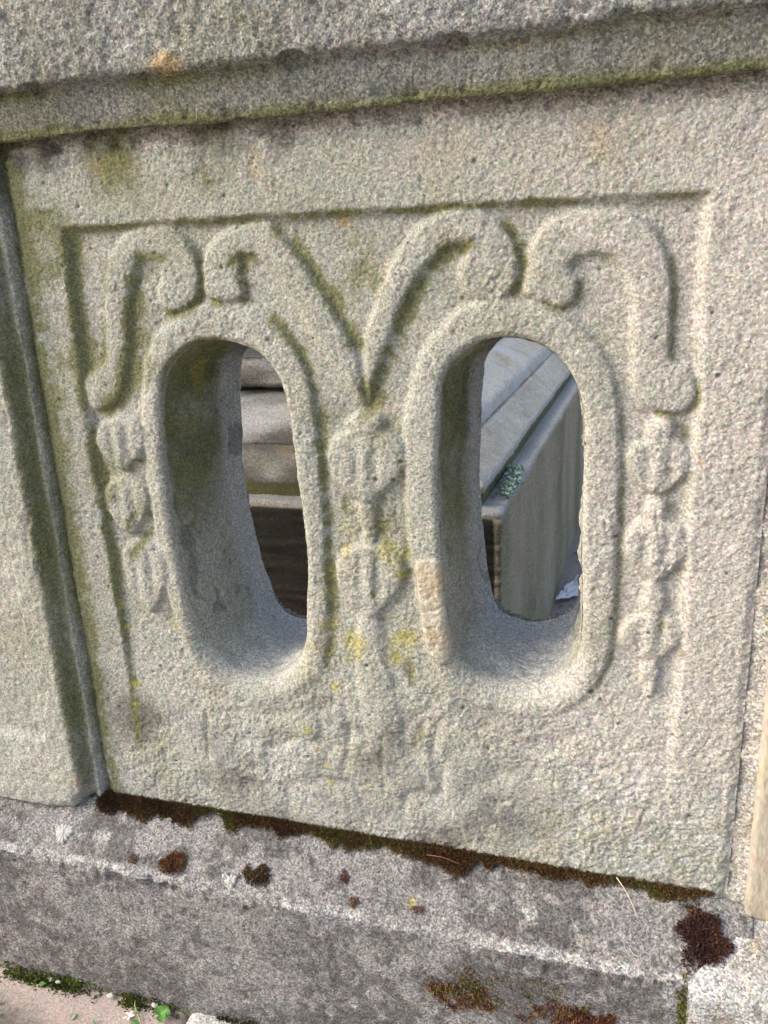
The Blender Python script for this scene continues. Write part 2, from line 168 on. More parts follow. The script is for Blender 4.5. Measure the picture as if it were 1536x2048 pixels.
# ------------------------------------------------------------------ materials
def mat_base(name):
    m = bpy.data.materials.new(name); m.use_nodes = True
    nt = m.node_tree; b = nt.nodes['Principled BSDF']
    return m, nt, b
class NT:
    def __init__(s, nt): s.nt = nt
    def n(s, t, **kw):
        x = s.nt.nodes.new(t)
        for k, v in kw.items(): setattr(x, k, v)
        return x
    def link(s, a, b): s.nt.links.new(a, b)
    def val(s, sock, v):
        if hasattr(v, 'is_linked') or isinstance(v, bpy.types.NodeSocket): s.link(v, sock)
        else: sock.default_value = v
    def noise(s, co, scale, detail=4, rough=0.55, dist=0.0):
        x = s.n('ShaderNodeTexNoise'); s.link(co, x.inputs['Vector'])
        x.inputs['Scale'].default_value = scale; x.inputs['Detail'].default_value = detail
        x.inputs['Roughness'].default_value = rough; x.inputs['Distortion'].default_value = dist
        return x.outputs['Fac']
    def math(s, op, a, b=0.0, c=None):
        x = s.n('ShaderNodeMath', operation=op); s.val(x.inputs[0], a); s.val(x.inputs[1], b)
        if c is not None: s.val(x.inputs[2], c)
        return x.outputs[0]
    def ramp(s, v, a, b, lo=0.0, hi=1.0, smooth=True):
        x = s.n('ShaderNodeMapRange'); x.interpolation_type = 'SMOOTHSTEP' if smooth else 'LINEAR'
        s.val(x.inputs[0], v); x.inputs[1].default_value = a; x.inputs[2].default_value = b
        x.inputs[3].default_value = lo; x.inputs[4].default_value = hi
        return x.outputs[0]
    def mix(s, f, a, b, mode='MIX'):
        x = s.n('ShaderNodeMix', data_type='RGBA', blend_type=mode); s.val(x.inputs[0], f)
        for sk, v in ((x.inputs[6], a), (x.inputs[7], b)):
            if isinstance(v, tuple): sk.default_value = (*v, 1)
            else: s.link(v, sk)
        return x.outputs[2]
    def attr(s, name):
        x = s.n('ShaderNodeAttribute', attribute_name=name); return x.outputs['Fac']

def stone(name, c1, c2, c3, big=5.0, speck=0.5, dirt=0.25, dirt_shade_col=(0.07, 0.068, 0.062), algae=(0.14, 0.15, 0.058), pale=(0.46, 0.475, 0.48), bump=1.0, grain=400, film=0.0, stretch=None, hue=0.05, filmcol=None, darkmax=0.85):
    m, nt, b = mat_base(name); g = NT(nt)
    co = g.n('ShaderNodeTexCoord').outputs['Object']
    if stretch:
        mp = g.n('ShaderNodeMapping'); mp.inputs['Scale'].default_value = stretch; g.link(co, mp.inputs['Vector']); co = mp.outputs[0]
    n_big = g.noise(co, big, 6, 0.6); n_mid = g.noise(co, 38, 5, 0.6, 0.4); n_sm = g.noise(co, 190, 4, 0.65); n_fine = g.noise(co, grain, 3, 0.7)
    col = g.mix(g.ramp(n_big, 0.36, 0.64), c1, c2)
    col = g.mix(g.ramp(n_mid, 0.42, 0.7, 0, 0.75), col, c3)
    n_bl = g.noise(co, 17, 5, 0.6, 0.6)
    col = g.mix(g.ramp(n_bl, 0.5, 0.72, 0, 0.45), col, tuple(v * f for v, f in zip(c1, (1.12, 1.0, 0.92))))
    col = g.mix(g.ramp(n_bl, 0.5, 0.3, 0, 0.40), col, tuple(v * f for v, f in zip(c2, (0.84, 0.88, 0.90))))
    # soot and weather crust with ragged edges
    dn = g.math('ADD', g.math('MULTIPLY', n_mid, 0.55), g.math('MULTIPLY', n_sm, 0.45))
    col = g.mix(g.ramp(dn, 0.52, 0.68, 0, dirt), col, dirt_shade_col)
    def masked(a, colour, lo, hi, k, mx, col):
        v = g.math('ADD', g.attr(a), g.math('MULTIPLY', g.math('SUBTRACT', dn2, 0.5), k))
        return g.mix(g.ramp(v, lo, hi, 0, mx), col, colour)
    dn2 = g.math('ADD', g.math('MULTIPLY', n_sm, 0.6), g.math('MULTIPLY', n_fine, 0.4))
    if film > 0:
        col = g.mix(g.ramp(g.noise(co, 9, 5, 0.6), 0.42, 0.72, 0, film), col, filmcol or algae)
    col = masked('fresh', (0.47, 0.45, 0.43), 0.1, 0.9, 0.8, 0.85, col)
    col = masked('pale', pale, 0.2, 0.75, 1.0, 0.85, col)
    col = masked('dark', dirt_shade_col, 0.2, 0.85, 0.9, darkmax, col)
    col = masked('ochre', (0.38, 0.28, 0.155), 0.2, 0.85, 0.9, 0.8, col)
    col = masked('algae', algae, 0.14, 0.90, 0.8, 0.85, col)
    col = masked('yellow', (0.33, 0.31, 0.07), 0.22, 0.85, 1.0, 0.72, col)
    # individual sand grains
    vo = g.n('ShaderNodeTexVoronoi'); vo.inputs['Scale'].default_value = grain * 1.3; g.link(co, vo.inputs['Vector'])
    sp = g.n('ShaderNodeSeparateColor'); g.link(vo.outputs['Color'], sp.inputs[0])
    gr = g.ramp(sp.outputs[0], 0, 1, 1 - 0.55 * speck, 1 + 0.55 * speck, False)
    gr = g.math('MULTIPLY', gr, g.ramp(n_fine, 0.3, 0.7, 1 - 0.35 * speck, 1 + 0.35 * speck))
    cm = g.n('ShaderNodeCombineColor')
    v2 = g.n('ShaderNodeTexVoronoi'); v2.inputs['Scale'].default_value = grain * 0.6; g.link(co, v2.inputs['Vector'])
    s2 = g.n('ShaderNodeSeparateColor'); g.link(v2.outputs['Color'], s2.inputs[0])
    for k in range(3): g.link(g.math('MULTIPLY', gr, g.ramp(s2.outputs[k], 0, 1, 1 - hue, 1 + hue, False)), cm.inputs[k])
    col = g.mix(1.0, col, cm.outputs[0], 'MULTIPLY')
    pit = g.ramp(g.noise(co, 130, 2, 0.5), 0.70, 0.76, 0, 0.55)
    col = g.mix(pit, col, (0.10, 0.085, 0.07))
    g.link(col, b.inputs['Base Color'])
    b.inputs['Roughness'].default_value = 0.88; b.inputs['Specular IOR Level'].default_value = 0.35
    hgt = g.math('ADD', g.math('MULTIPLY', n_fine, 0.6), g.math('MULTIPLY', n_sm, 1.0))
    hgt = g.math('ADD', hgt, g.math('MULTIPLY', sp.outputs[1], 0.22))
    bp = g.n('ShaderNodeBump'); bp.inputs['Strength'].default_value = 0.85; bp.inputs['Distance'].default_value = 0.0022 * bump
    g.link(hgt, bp.inputs['Height']); g.link(bp.outputs[0], b.inputs['Normal'])
    return m

M_PANEL = stone('weathered_sandstone', (0.362, 0.374, 0.345), (0.308, 0.328, 0.294), (0.398, 0.40, 0.373), speck=0.58, hue=0.05, dirt=0.3, film=0.42, filmcol=(0.255, 0.255, 0.165))
M_REVEAL = stone('damp_sandstone', (0.42, 0.415, 0.36), (0.36, 0.37, 0.28), (0.48, 0.475, 0.46), speck=0.85, dirt=0.35, film=0.2)
M_COPING = stone('coping_sandstone', (0.25, 0.26, 0.255), (0.21, 0.22, 0.205), (0.30, 0.305, 0.30), speck=0.85, dirt=0.45, film=0.35, bump=1.3)
M_PLINTH = stone('plinth_sandstone', (0.245, 0.245, 0.252), (0.19, 0.19, 0.198), (0.30, 0.298, 0.302), speck=0.95, dirt=0.9, dirt_shade_col=(0.085, 0.083, 0.086), bump=1.4)
M_PIER = stone('dressed_sandstone', (0.41, 0.365, 0.295), (0.38, 0.345, 0.285), (0.41, 0.38, 0.32), speck=0.3, dirt=0.15, bump=0.5, stretch=(1, 1, 0.25))
M_BLOCK = stone('lichened_sandstone', (0.31, 0.31, 0.312), (0.26, 0.26, 0.26), (0.35, 0.348, 0.345), speck=0.9, dirt=0.6)
M_TOMB = stone('tomb_sandstone', (0.56, 0.49, 0.37), (0.50, 0.44, 0.31), (0.60, 0.54, 0.44), speck=0.6, dirt=0.35, film=0.25, dirt_shade_col=(0.028, 0.027, 0.025), bump=1.6, darkmax=0.98)  # near-black tone serves grime and the painted shade on the near end
M_TOMBTOP = stone('tomb_skylit_sandstone', (0.68, 0.645, 0.56), (0.60, 0.56, 0.46), (0.72, 0.685, 0.60), speck=0.5, dirt=0.25, film=0.10, pale=(0.68, 0.68, 0.66), bump=1.6)  # lighter copy of the tomb stone, skylight on the tiers put into the colour
M_SLAB = stone('paving_sandstone', (0.40, 0.335, 0.31), (0.35, 0.30, 0.285), (0.43, 0.37, 0.345), speck=0.3, dirt=0.3, bump=0.6)
M_MORTAR = stone('lime_mortar', (0.45, 0.43, 0.40), (0.38, 0.37, 0.34), (0.48, 0.45, 0.42), speck=0.8, dirt=0.5, bump=1.5, grain=380)
M_PATCH = stone('tan_patch', (0.44, 0.415, 0.335), (0.40, 0.385, 0.315), (0.45, 0.43, 0.36), speck=0.45, dirt=0.3, bump=.7)
M_EARTH = stone('earth', (0.16, 0.13, 0.10), (0.12, 0.10, 0.08), (0.20, 0.17, 0.13), speck=0.5, dirt=0.4)

def plain(name, c, rough=0.7, var=0.3, attr=None, c2=None, trans=0.0, scale=120):
    m, nt, b = mat_base(name); g = NT(nt)
    co = g.n('ShaderNodeTexCoord').outputs['Object']
    n = g.noise(co, scale, 4)
    d = c2 or tuple(v * (1 - var) for v in c)
    f = g.ramp(n, 0.3, 0.7)
    if attr: f = g.attr(attr)
    g.link(g.mix(f, c, d), b.inputs['Base Color']); b.inputs['Roughness'].default_value = rough
    b.inputs['Specular IOR Level'].default_value = 0.3
    return m
def moss_mat(name, lo, mid, hi):
    m, nt, b = mat_base(name); g = NT(nt)
    a = g.attr('hue'); t = g.attr('tip')
    c = g.mix(g.ramp(a, 0.0, 0.5), lo, mid); c = g.mix(g.ramp(a, 0.5, 1.0), c, hi)
    g.link(c, b.inputs['Base Color']); b.inputs['Roughness'].default_value = 0.75
    b.inputs['Specular IOR Level'].default_value = 0.35
    return m
M_MOSS = moss_mat('brown_moss', (0.075, 0.045, 0.02), (0.15, 0.085, 0.035), (0.13, 0.12, 0.035))
M_MOSSRED = moss_mat('red_moss', (0.085, 0.035, 0.028), (0.19, 0.078, 0.036), (0.11, 0.13, 0.035))
M_MOSSDARK = moss_mat('dark_moss', (0.05, 0.024, 0.022), (0.10, 0.042, 0.032), (0.08, 0.10, 0.03))
M_MOSSGREEN = moss_mat('green_moss', (0.06, 0.045, 0.02), (0.10, 0.13, 0.02), (0.16, 0.20, 0.03))
M_LICHEN = plain('white_lichen', (0.46, 0.475, 0.47), 0.9, 0.3)
M_MINT = plain('mint_lichen', (0.40, 0.52, 0.44), 0.9, 0.3)
M_LEAF = plain('green_leaf', (0.10, 0.26, 0.055), 0.45, 0.25)
M_STRAW = plain('dry_straw', (0.62, 0.58, 0.47), 0.6, 0.2)
M_PETAL = plain('white_petal', (0.72, 0.70, 0.64), 0.6, 0.1)
M_BROWN = plain('dead_petal', (0.30, 0.11, 0.085), 0.7, 0.4)
M_PAPER = plain('white_paper', (0.80, 0.81, 0.84), 0.7, 0.06)
M_SLATE = plain('roof_slate', (0.10, 0.10, 0.11), 0.6, 0.3, scale=8)
M_DOOR = plain('door_wood', (0.12, 0.07, 0.04), 0.6, 0.3, scale=8)

GROUND = -0.26
# ------------------------------------------------------------------ ground and paving
gm = mesh_np('ground', [(-60, -60, GROUND - 0.02), (60, -60, GROUND - 0.02), (60, 60, GROUND - 0.02), (-60, 60, GROUND - 0.02)], [(0, 1, 2, 3)], M_EARTH)
tag(gm, kind='structure')
pav = mesh_np('pavement', [(-3, -3, GROUND - 0.012), (3, -3, GROUND - 0.012), (3, 4, GROUND - 0.012), (-3, 4, GROUND - 0.012)], [(0, 1, 2, 3)], M_EARTH)
tag(pav, kind='structure')
def slab(x0, y0, x1, y1, top, n=16, mat=None, paint=None):
    g = 0.004; u = np.linspace(0, 1, n); X, Y = np.meshgrid(x0 + g + (x1 - x0 - 2 * g) * u, y0 + g + (y1 - y0 - 2 * g) * u, indexing='ij')
    P0 = np.stack([X, Y, X * 0 + top], -1).reshape(-1, 3)
    e = np.minimum(np.minimum(X - X.min(), X.max() - X), np.minimum(Y - Y.min(), Y.max() - Y))
    Z = top + (fbm(P0, 14, 3) * 0.0018).reshape(X.shape) - 0.004 * (1 - sstep(0, 0.012, e))
    V = np.stack([X, Y, Z], -1).reshape(-1, 3); F = [tuple(f) for f in grid_faces(n, n)]
    a = np.arange(n * n).reshape(n, n); ring = list(a[:, 0]) + list(a[-1, 1:]) + list(a[-2::-1, -1]) + list(a[0, -2:0:-1])
    lo = V[ring].copy(); lo[:, 2] = top - 0.05; b0 = len(V); V = np.vstack([V, lo]); k = len(ring)
    F += [(ring[i], b0 + i, b0 + (i + 1) % k, ring[(i + 1) % k]) for i in range(k)]
    at = paint(V) if paint else None
    return mesh_np('paving_slab', V, np.array(F)[:, ::-1], mat or M_SLAB, pav, at)
def pdark(V): return {'dark': np.clip(1.15 - np.hypot((V[:, 0] + 0.50) / 0.13, (V[:, 1] + 0.155) / 0.075), 0, 1) * 0.9}
slab(-0.85, -0.62, -0.252, -0.05, GROUND, 100, None, pdark)
def ppale(V): return {'pale': np.full(len(V), 0.75)}
slab(-0.252, -0.62, 0.42, -0.05, GROUND + 0.006, 60, M_BLOCK, ppale)
for i in range(4):
    for j in range(3):
        if j == 0 and i in (1, 2): continue
        x = -1.50 + i * 0.64 - (0.02 if i < 2 else 0); slab(x, -0.62 - j * 0.6, x + 0.63, -0.05 - j * 0.6 - 0.02, GROUND + 0.002 * ((i + j) % 3 - 1), 12)
for i in range(4):
    for j in range(3):
        x = -1.44 + i * 0.74; y = 0.25 + j * 0.95
        slab(x, y, x + 0.74, y + 0.95, GROUND - 0.0015 * ((i + 2 * j) % 3), 40 if i == 2 else 12)

# ------------------------------------------------------------------ the pierced, carved panel
SH = {k: np.array(v) / 1000.0 for k, v in TRACE['shapes'].items()}
DX = 0.00112
xs = np.arange(-0.374, 0.3755, DX); zs = np.arange(-0.012, 0.792, DX)
X, Z = np.meshgrid(xs, zs, indexing='ij'); SHP = X.shape
P3 = np.stack([X, X * 0, Z], -1).reshape(-1, 3).astype(np.float32)
def N(freq, octs=3, off=0.0, gain=0.5): return fbm(P3, freq, octs, off, gain).reshape(SHP)
wob = N(70, 3, 3.0) * 0.0012; wobz = N(70, 3, 40.0) * 0.0012
XX = X + wob; ZZ = Z + wobz
hole = {k: spline(SH[k], 200) for k in ('hole1', 'hole2')}
sd_h = {k: field(X, Z, hole[k], True, 0.035) for k in hole}
sd_rec = field(XX, ZZ, SH['recess'], True, 0.03); sd_rec[(sd_rec > 0.0299) & (X > -0.29) & (X < 0.29) & (Z < 0.66)] = -0.03
fade = sstep(0.04, 0.33, Z)
D = 0.0092 * sstep(0.005, -0.007, sd_rec) * (0.04 + 0.96 * fade)
label = np.zeros(SHP, np.int32)                     # 0 border, 1 field, then shapes
label[sd_rec < 0] = 1
label[(Z < 0.075)] = 0
raised = [('ring1', 0.0016, 0.009, 2), ('ring2', 0.0016, 0.009, 3), ('scroll1', 0.0010, 0.008, 4), ('scroll2', 0.0014, 0.008, 5), ('scroll3', 0.0008, 0.008, 6), ('scroll4', 0.0008, 0.008, 7)]
sd_all = {}; wob2 = N(55, 2, 13.0) * 0.0022; wob2z = N(55, 2, 23.0) * 0.0022
for nm, top, wd, lb in raised:
    s = field(XX, ZZ, spline(SH[nm], 120), True, 0.04); sd_all[nm] = s
    s[(s > 0.0399)] = 0.04
    m = sstep(wd * 0.5, -wd * 0.5, s)
    dome = 0.0018 * np.clip(-s / 0.014, 0, 1) ** 0.7
    D = np.where(m > 0, D * (1 - m) + (top + 0.0022 - dome) * m, D); label[s < 0] = lb
for nm in [k for k in SH if k.startswith(('husk', 'stem', 'foot'))]:
    s = field(XX + wob2, ZZ + wob2z, spline(SH[nm], 60), True, 0.02)
    hk = nm.startswith('husk'); e = 0.0034 if hk else 0.005
    m = sstep(e, -e, s)
    k = 0.74 if hk else 0.5 if nm.startswith('stem') else 0.28
    dome = 0.0024 * np.clip(-s / 0.013, 0, 1) ** 0.6
    D = D * (1 - m * k) - dome * m * (0.4 + 0.6 * k)
    if nm.startswith('husk') or nm.startswith('stem'):
        label[(s < 0) & (label < 2)] = 8 if nm[4] == 'L' else 9 if nm[4] == 'C' else 10
    elif nm == 'footL': label[(s < 0) & (label < 2)] = 11
for nm in [k for k in SH if k.startswith('husk') and len(k) == 6 and k[5] in '123']:   # bellflower midribs
    c = SH[nm].mean(0); h = np.ptp(SH[nm][:, 1]) * 0.42
    u = (X - c[0]) / 0.012; v = (Z - c[1]) / h
    q = np.clip(1 - v * v, 0, 1)
    D += np.where(np.abs(v) < 1, q * (0.0022 * np.exp(-((np.abs(u) - 0.85) / 0.38) ** 2) - 0.0012 * np.exp(-(u / 0.32) ** 2)), 0)
sp = field(XX, ZZ, spline(SH['patch'], 50), True, 0.02); mp_ = sstep(0.0012, -0.0014, sp)
D = D * (1 - mp_) + (D * 0.2 - 0.0012) * mp_; label[sp < 0] = 12
algae = np.zeros(SHP, np.float32)
for pts, wd, dp, al in TRACE['strokes']:
    pl = spline(np.array(pts) / 1000.0, 24, False); s = field(XX, ZZ, pl, False, 0.03)
    wdm = wd / 1000.0
    D += dp / 1000.0 * 0.55 * np.exp(-(s / (wdm * 0.85)) ** 2)
    algae = np.maximum(algae, al * 1.0 * np.exp(-(s / (wdm * 1.9)) ** 2) * (s < 0.0299))
kr = np.exp(-(np.arange(-5, 6) / 2.0) ** 2); kr /= kr.sum()
def blur(A):
    A = np.pad(A, 5, mode='edge')
    A = sum(kr[i] * A[i:i + SHP[0], :] for i in range(11)); return sum(kr[i] * A[:, i:i + SHP[1]] for i in range(11))
zone = np.exp(-(((X + 0.02) / 0.20) ** 2 + ((Z - 0.115) / 0.065) ** 2))
rid = np.abs(N(20, 2, 151.0)); D += zone * (0.0034 * np.exp(-(rid / 0.15) ** 2) - 0.0016 * sstep(0.0, 0.5, rid))
D = 0.25 * D + 0.75 * blur(D)
# rounded rim of the openings
for k in hole:
    s = sd_h[k]; zc = hole[k][:, 1].mean()
    R = 0.0085 + 0.020 * sstep(0.30, 0.21, Z)
    q = np.clip(1 - s / R, 0, 1); D += R * (1 - np.sqrt(np.clip(1 - q * q, 0, 1)))
# weathering
lowf = N(16, 3, 5.0); mid = N(75, 3, 9.0); fine = N(260, 3, 21.0, 0.6)
rough = 0.35 + 0.85 * sstep(-0.3, 0.4, N(13, 3, 60.0)) + 0.4 * sstep(0.25, 0.05, Z)
rough = np.where(Z > 0.757, 1.3, rough)
flake = np.abs(N(48, 2, 77.0)); flake = sstep(0.10, 0.0, flake) * 0.0006
grit = N(330, 2, 27.0, 0.7); lump = N(140, 2, 33.0)
W = lowf * 0.0015 + mid * 0.0010 * rough + lump * 0.00045 * rough + fine * 0.0009 * rough + grit * 0.0006 + flake * rough
pitd = np.zeros(SHP, np.float32)
for q in range(330):                                # lost pebbles and pits
    cx, cz, r = rng.uniform(-0.37, 0.37), rng.uniform(0.0, 0.78), rng.uniform(0.0011, 0.0030) * (1.5 if q < 8 else 1)
    i0 = int((cx - xs[0]) / DX); j0 = int((cz - zs[0]) / DX); k = 8
    a, b_, c, d = max(i0 - k, 0), min(i0 + k, SHP[0]), max(j0 - k, 0), min(j0 + k, SHP[1])
    rr = ((X[a:b_, c:d] - cx) ** 2 + (Z[a:b_, c:d] - cz) ** 2) / r ** 2
    W[a:b_, c:d] += (0.0016 if q % 4 else -0.0012) * np.exp(-rr * 1.2)
    if q % 3 == 0: pitd[a:b_, c:d] = np.maximum(pitd[a:b_, c:d], np.exp(-rr * 1.1))
D = D + W
D += 0.0025 * sstep(0.764, 0.772, Z + 0.004 * lowf) * (1 + 0.9 * mid)      # mortar bed set back under the coping
D += 0.006 * sstep(0.003, -0.008, Z) ** 1
D += 0.004 * sstep(-0.364, -0.374, X) + 0.003 * sstep(0.366, 0.3755, X) * (1 + mid)
label[Z > 0.766] = 13
# growths and stains on the stone, plus skylight painted on the opening sills
att = {'algae': algae, 'yellow': np.zeros(SHP, np.float32), 'ochre': np.zeros(SHP, np.float32), 'dark': np.zeros(SHP, np.float32), 'pale': np.zeros(SHP, np.float32)}
for kind, (cx, cz), r, st in TRACE['spots']:
    r /= 1000.0; g = st * np.exp(-(((X - cx / 1000) ** 2 + (Z - cz / 1000) ** 2) / r ** 2)) * (0.8 + 0.5 * mid)
    att[kind] = np.maximum(att[kind], g)
att['algae'] = np.maximum(att['algae'], 0.6 * sstep(0.0, -0.004, D * 0 + sd_h['hole1'] - 0.006) * sstep(0.50, 0.58, Z) * sstep(-0.10, -0.16, X))
att['algae'] = np.maximum(att['algae'], 0.85 * sstep(-0.338, -0.372, X + 0.006 * lowf))
att['algae'] = att['algae'] + 0.34 * sstep(0.25, -0.4, X) * sstep(0.0, 0.5, Z) * (0.6 + lowf) + 0.16 * (lowf + 0.1)
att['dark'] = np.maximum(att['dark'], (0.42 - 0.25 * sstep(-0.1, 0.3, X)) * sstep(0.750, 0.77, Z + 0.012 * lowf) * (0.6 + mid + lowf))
att['dark'] = np.maximum(att['dark'], 0.55 * sstep(0.03, 0.0, Z + 0.012 * lowf) * (0.7 + mid))
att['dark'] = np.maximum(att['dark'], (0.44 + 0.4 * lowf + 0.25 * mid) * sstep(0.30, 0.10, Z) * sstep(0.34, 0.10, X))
att['dark'] = np.maximum(att['dark'], 0.95 * pitd)
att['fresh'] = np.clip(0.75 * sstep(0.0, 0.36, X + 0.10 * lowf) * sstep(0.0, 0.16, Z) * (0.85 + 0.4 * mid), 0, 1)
streak = fbm(P3 * np.array([1, 1, .14], np.float32), 55, 3, 88.0).reshape(SHP)
brk = np.clip(1.08 + 0.9 * N(26, 3, 91.0) + 0.7 * N(105, 2, 93.0), 0.1, 1.35)
att['algae'] = att['algae'] * brk + 0.16 * sstep(0.05, 0.5, streak) * sstep(0.15, 0.5, Z) * sstep(.3, -.1, X)
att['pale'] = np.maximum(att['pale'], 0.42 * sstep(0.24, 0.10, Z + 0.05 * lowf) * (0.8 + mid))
for k in hole: att['pale'] = np.maximum(att['pale'], 0.45 * sstep(0.02, 0.0, sd_h[k]) * sstep(0.27, 0.21, Z))  # skylight on the sills painted as a pale tone
# cut the openings: keep faces touching the outside, pull inner vertices onto the outline
Xc, Zc = X.copy(), Z.copy(); keep = np.ones(SHP, bool)
for k in hole:
    s = sd_h[k]; gx, gz = np.gradient(s, DX); gl = np.hypot(gx, gz) + 1e-9
    ins = s < 0; keep &= ~ins
    near = ins & (s > -3 * DX)
    Xc[near] -= (s * gx / gl)[near]; Zc[near] -= (s * gz / gl)[near]
V = np.stack([Xc, D, Zc], -1).reshape(-1, 3)
F = grid_faces(*SHP)
kf = keep.reshape(-1)[F].any(1)
for k in hole: kf &= (sd_h[k].reshape(-1)[F] > -2.9 * DX).all(1)
F = F[kf]; FL = label.reshape(-1)[F[:, 0]]
panel = empty('carved_panel', (0, 0, 0))
tag(panel, 'pierced sandstone panel carved with scrolls and two oval openings under the coping', 'carved panel')
PARTS = {0: 'border', 1: 'recessed_field', 2: 'opening_surround', 3: 'opening_surround', 4: 'scroll', 5: 'scroll', 6: 'scroll', 7: 'scroll', 8: 'bellflower_drop', 9: 'bellflower_drop', 10: 'bellflower_drop', 11: 'base_carving', 12: 'repair_patch', 13: 'mortar_bed'}
AF = {k: v.reshape(-1) for k, v in att.items()}
pobj = {}
for lb, nm in PARTS.items():
    f = F[FL == lb]
    if not len(f): continue
    used = np.unique(f); remap = np.zeros(len(V), np.int32); remap[used] = np.arange(len(used))
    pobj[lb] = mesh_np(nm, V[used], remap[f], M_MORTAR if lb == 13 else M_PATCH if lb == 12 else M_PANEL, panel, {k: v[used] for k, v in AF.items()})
pobj[12]['label'] = 'smooth tan repair patch on the rim of the opening'
THICK = 0.19
for hk, lb in (('hole1', 2), ('hole2', 3)):
    c = spline(SH[hk], 420); c = resample(np.vstack([c, c[:1]]), 0.0014)[:-1]; n = len(c)
    if np.sum(c[:, 0] * np.roll(c[:, 1], -1) - np.roll(c[:, 0], -1) * c[:, 1]) < 0: c = c[::-1]
    tg = np.roll(c, -2, 0) - np.roll(c, 2, 0); tg /= np.linalg.norm(tg, axis=1)[:, None]
    inw = np.stack([-tg[:, 1], tg[:, 0]], 1)
    ix = np.clip(((c[:, 0] - xs[0]) / DX).round().astype(int), 0, SHP[0] - 1); iz = np.clip(((c[:, 1] - zs[0]) / DX).round().astype(int), 0, SHP[1] - 1)
    y0 = D[ix, iz] - 0.0012
    y0 = np.convolve(np.r_[y0[-3:], y0, y0[:3]], np.ones(7) / 7, 'valid')
    ts = np.r_[np.linspace(0, 1, 120)]
    TT, II = np.meshgrid(ts, np.arange(n), indexing='ij')
    Yv = y0[II] + (THICK - y0[II]) * TT
    base = np.stack([c[II, 0], Yv, c[II, 1]], -1).reshape(-1, 3)
    ns = (fbm(base, 22, 3, 8.0) * 0.004 + fbm(base, 55, 3, 2.0) * 0.0052 + fbm(base, 240, 2, 6.0) * 0.0015).reshape(TT.shape) * sstep(0.0, 0.12, TT) * (1 - 0.65 * sstep(0.72, 0.9, TT))
    ridge = 0.0045 * np.exp(-((TT - 0.90 - 0.02 * np.sin(II * 0.05)) / 0.035) ** 2) - 0.006 * sstep(0.94, 1.0, TT)
    off = 0.006 * TT + 0.004 * sstep(0, .5, TT) * sstep(.30, .2, c[II, 1]) + ns + ridge - 0.011 * sstep(0.2, 0.85, inw[II, 1]) * TT
    V2 = np.stack([c[II, 0] + inw[II, 0] * off, Yv, c[II, 1] + inw[II, 1] * off], -1).reshape(-1, 3)
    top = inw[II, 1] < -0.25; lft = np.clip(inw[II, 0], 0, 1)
    al = np.clip(1.25 * np.maximum(sstep(0.1, -0.7, inw[II, 1]), lft * sstep(0.25, 0.5, c[II, 1])) * sstep(0.85, 0.45, TT) * sstep(-0.02, 0.06, TT), 0, 1)
    al = al.reshape(-1) * (0.75 + 0.5 * fbm(base, 18, 3, 4.0))
    yn = fbm(base, 40, 3, 14.0).reshape(TT.shape)
    if hk == 'hole1': ye = (0.55 + 0.9 * yn) * np.exp(-((TT - 0.34 - 0.12 * yn) / 0.10) ** 2) * lft * sstep(0.45, 0.50, c[II, 1]) * sstep(.57, .55, c[II, 1])
    else: ye = 0.25 * np.exp(-((TT - 0.3) / 0.2) ** 2) * lft
    pa = 0.75 * (sstep(0.4, 0.85, TT) * lft + sstep(0.2, 0.8, inw[II, 1])) * (0.6 + 0.4 * sstep(0, .3, TT))  # sill and rear of the reveal painted paler for skylight from behind
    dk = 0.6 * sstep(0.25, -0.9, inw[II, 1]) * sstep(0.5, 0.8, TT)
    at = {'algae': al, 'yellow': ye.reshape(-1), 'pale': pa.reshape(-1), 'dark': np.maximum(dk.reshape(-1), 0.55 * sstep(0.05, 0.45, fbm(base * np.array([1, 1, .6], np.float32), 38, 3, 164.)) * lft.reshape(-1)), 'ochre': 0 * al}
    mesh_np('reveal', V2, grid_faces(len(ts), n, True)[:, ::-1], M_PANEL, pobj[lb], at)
# rear face and edges of the slab
bx = np.linspace(-0.374, 0.3755, 180); bz = np.linspace(-0.012, 0.784, 190); BX, BZ = np.meshgrid(bx, bz, indexing='ij')
kb = np.ones(BX.shape, bool)
for k in hole: kb &= field(BX, BZ, hole[k], True, 0.03) > -0.004
BF = grid_faces(*BX.shape); BF = BF[kb.reshape(-1)[BF].all(1)]
mesh_np('rear_face', np.stack([BX, BX * 0 + THICK - 0.001 + fbm(np.stack([BX, BX * 0, BZ], -1).reshape(-1, 3), 30).reshape(BX.shape) * 0.001, BZ], -1).reshape(-1, 3), BF[:, ::-1], M_REVEAL, panel)

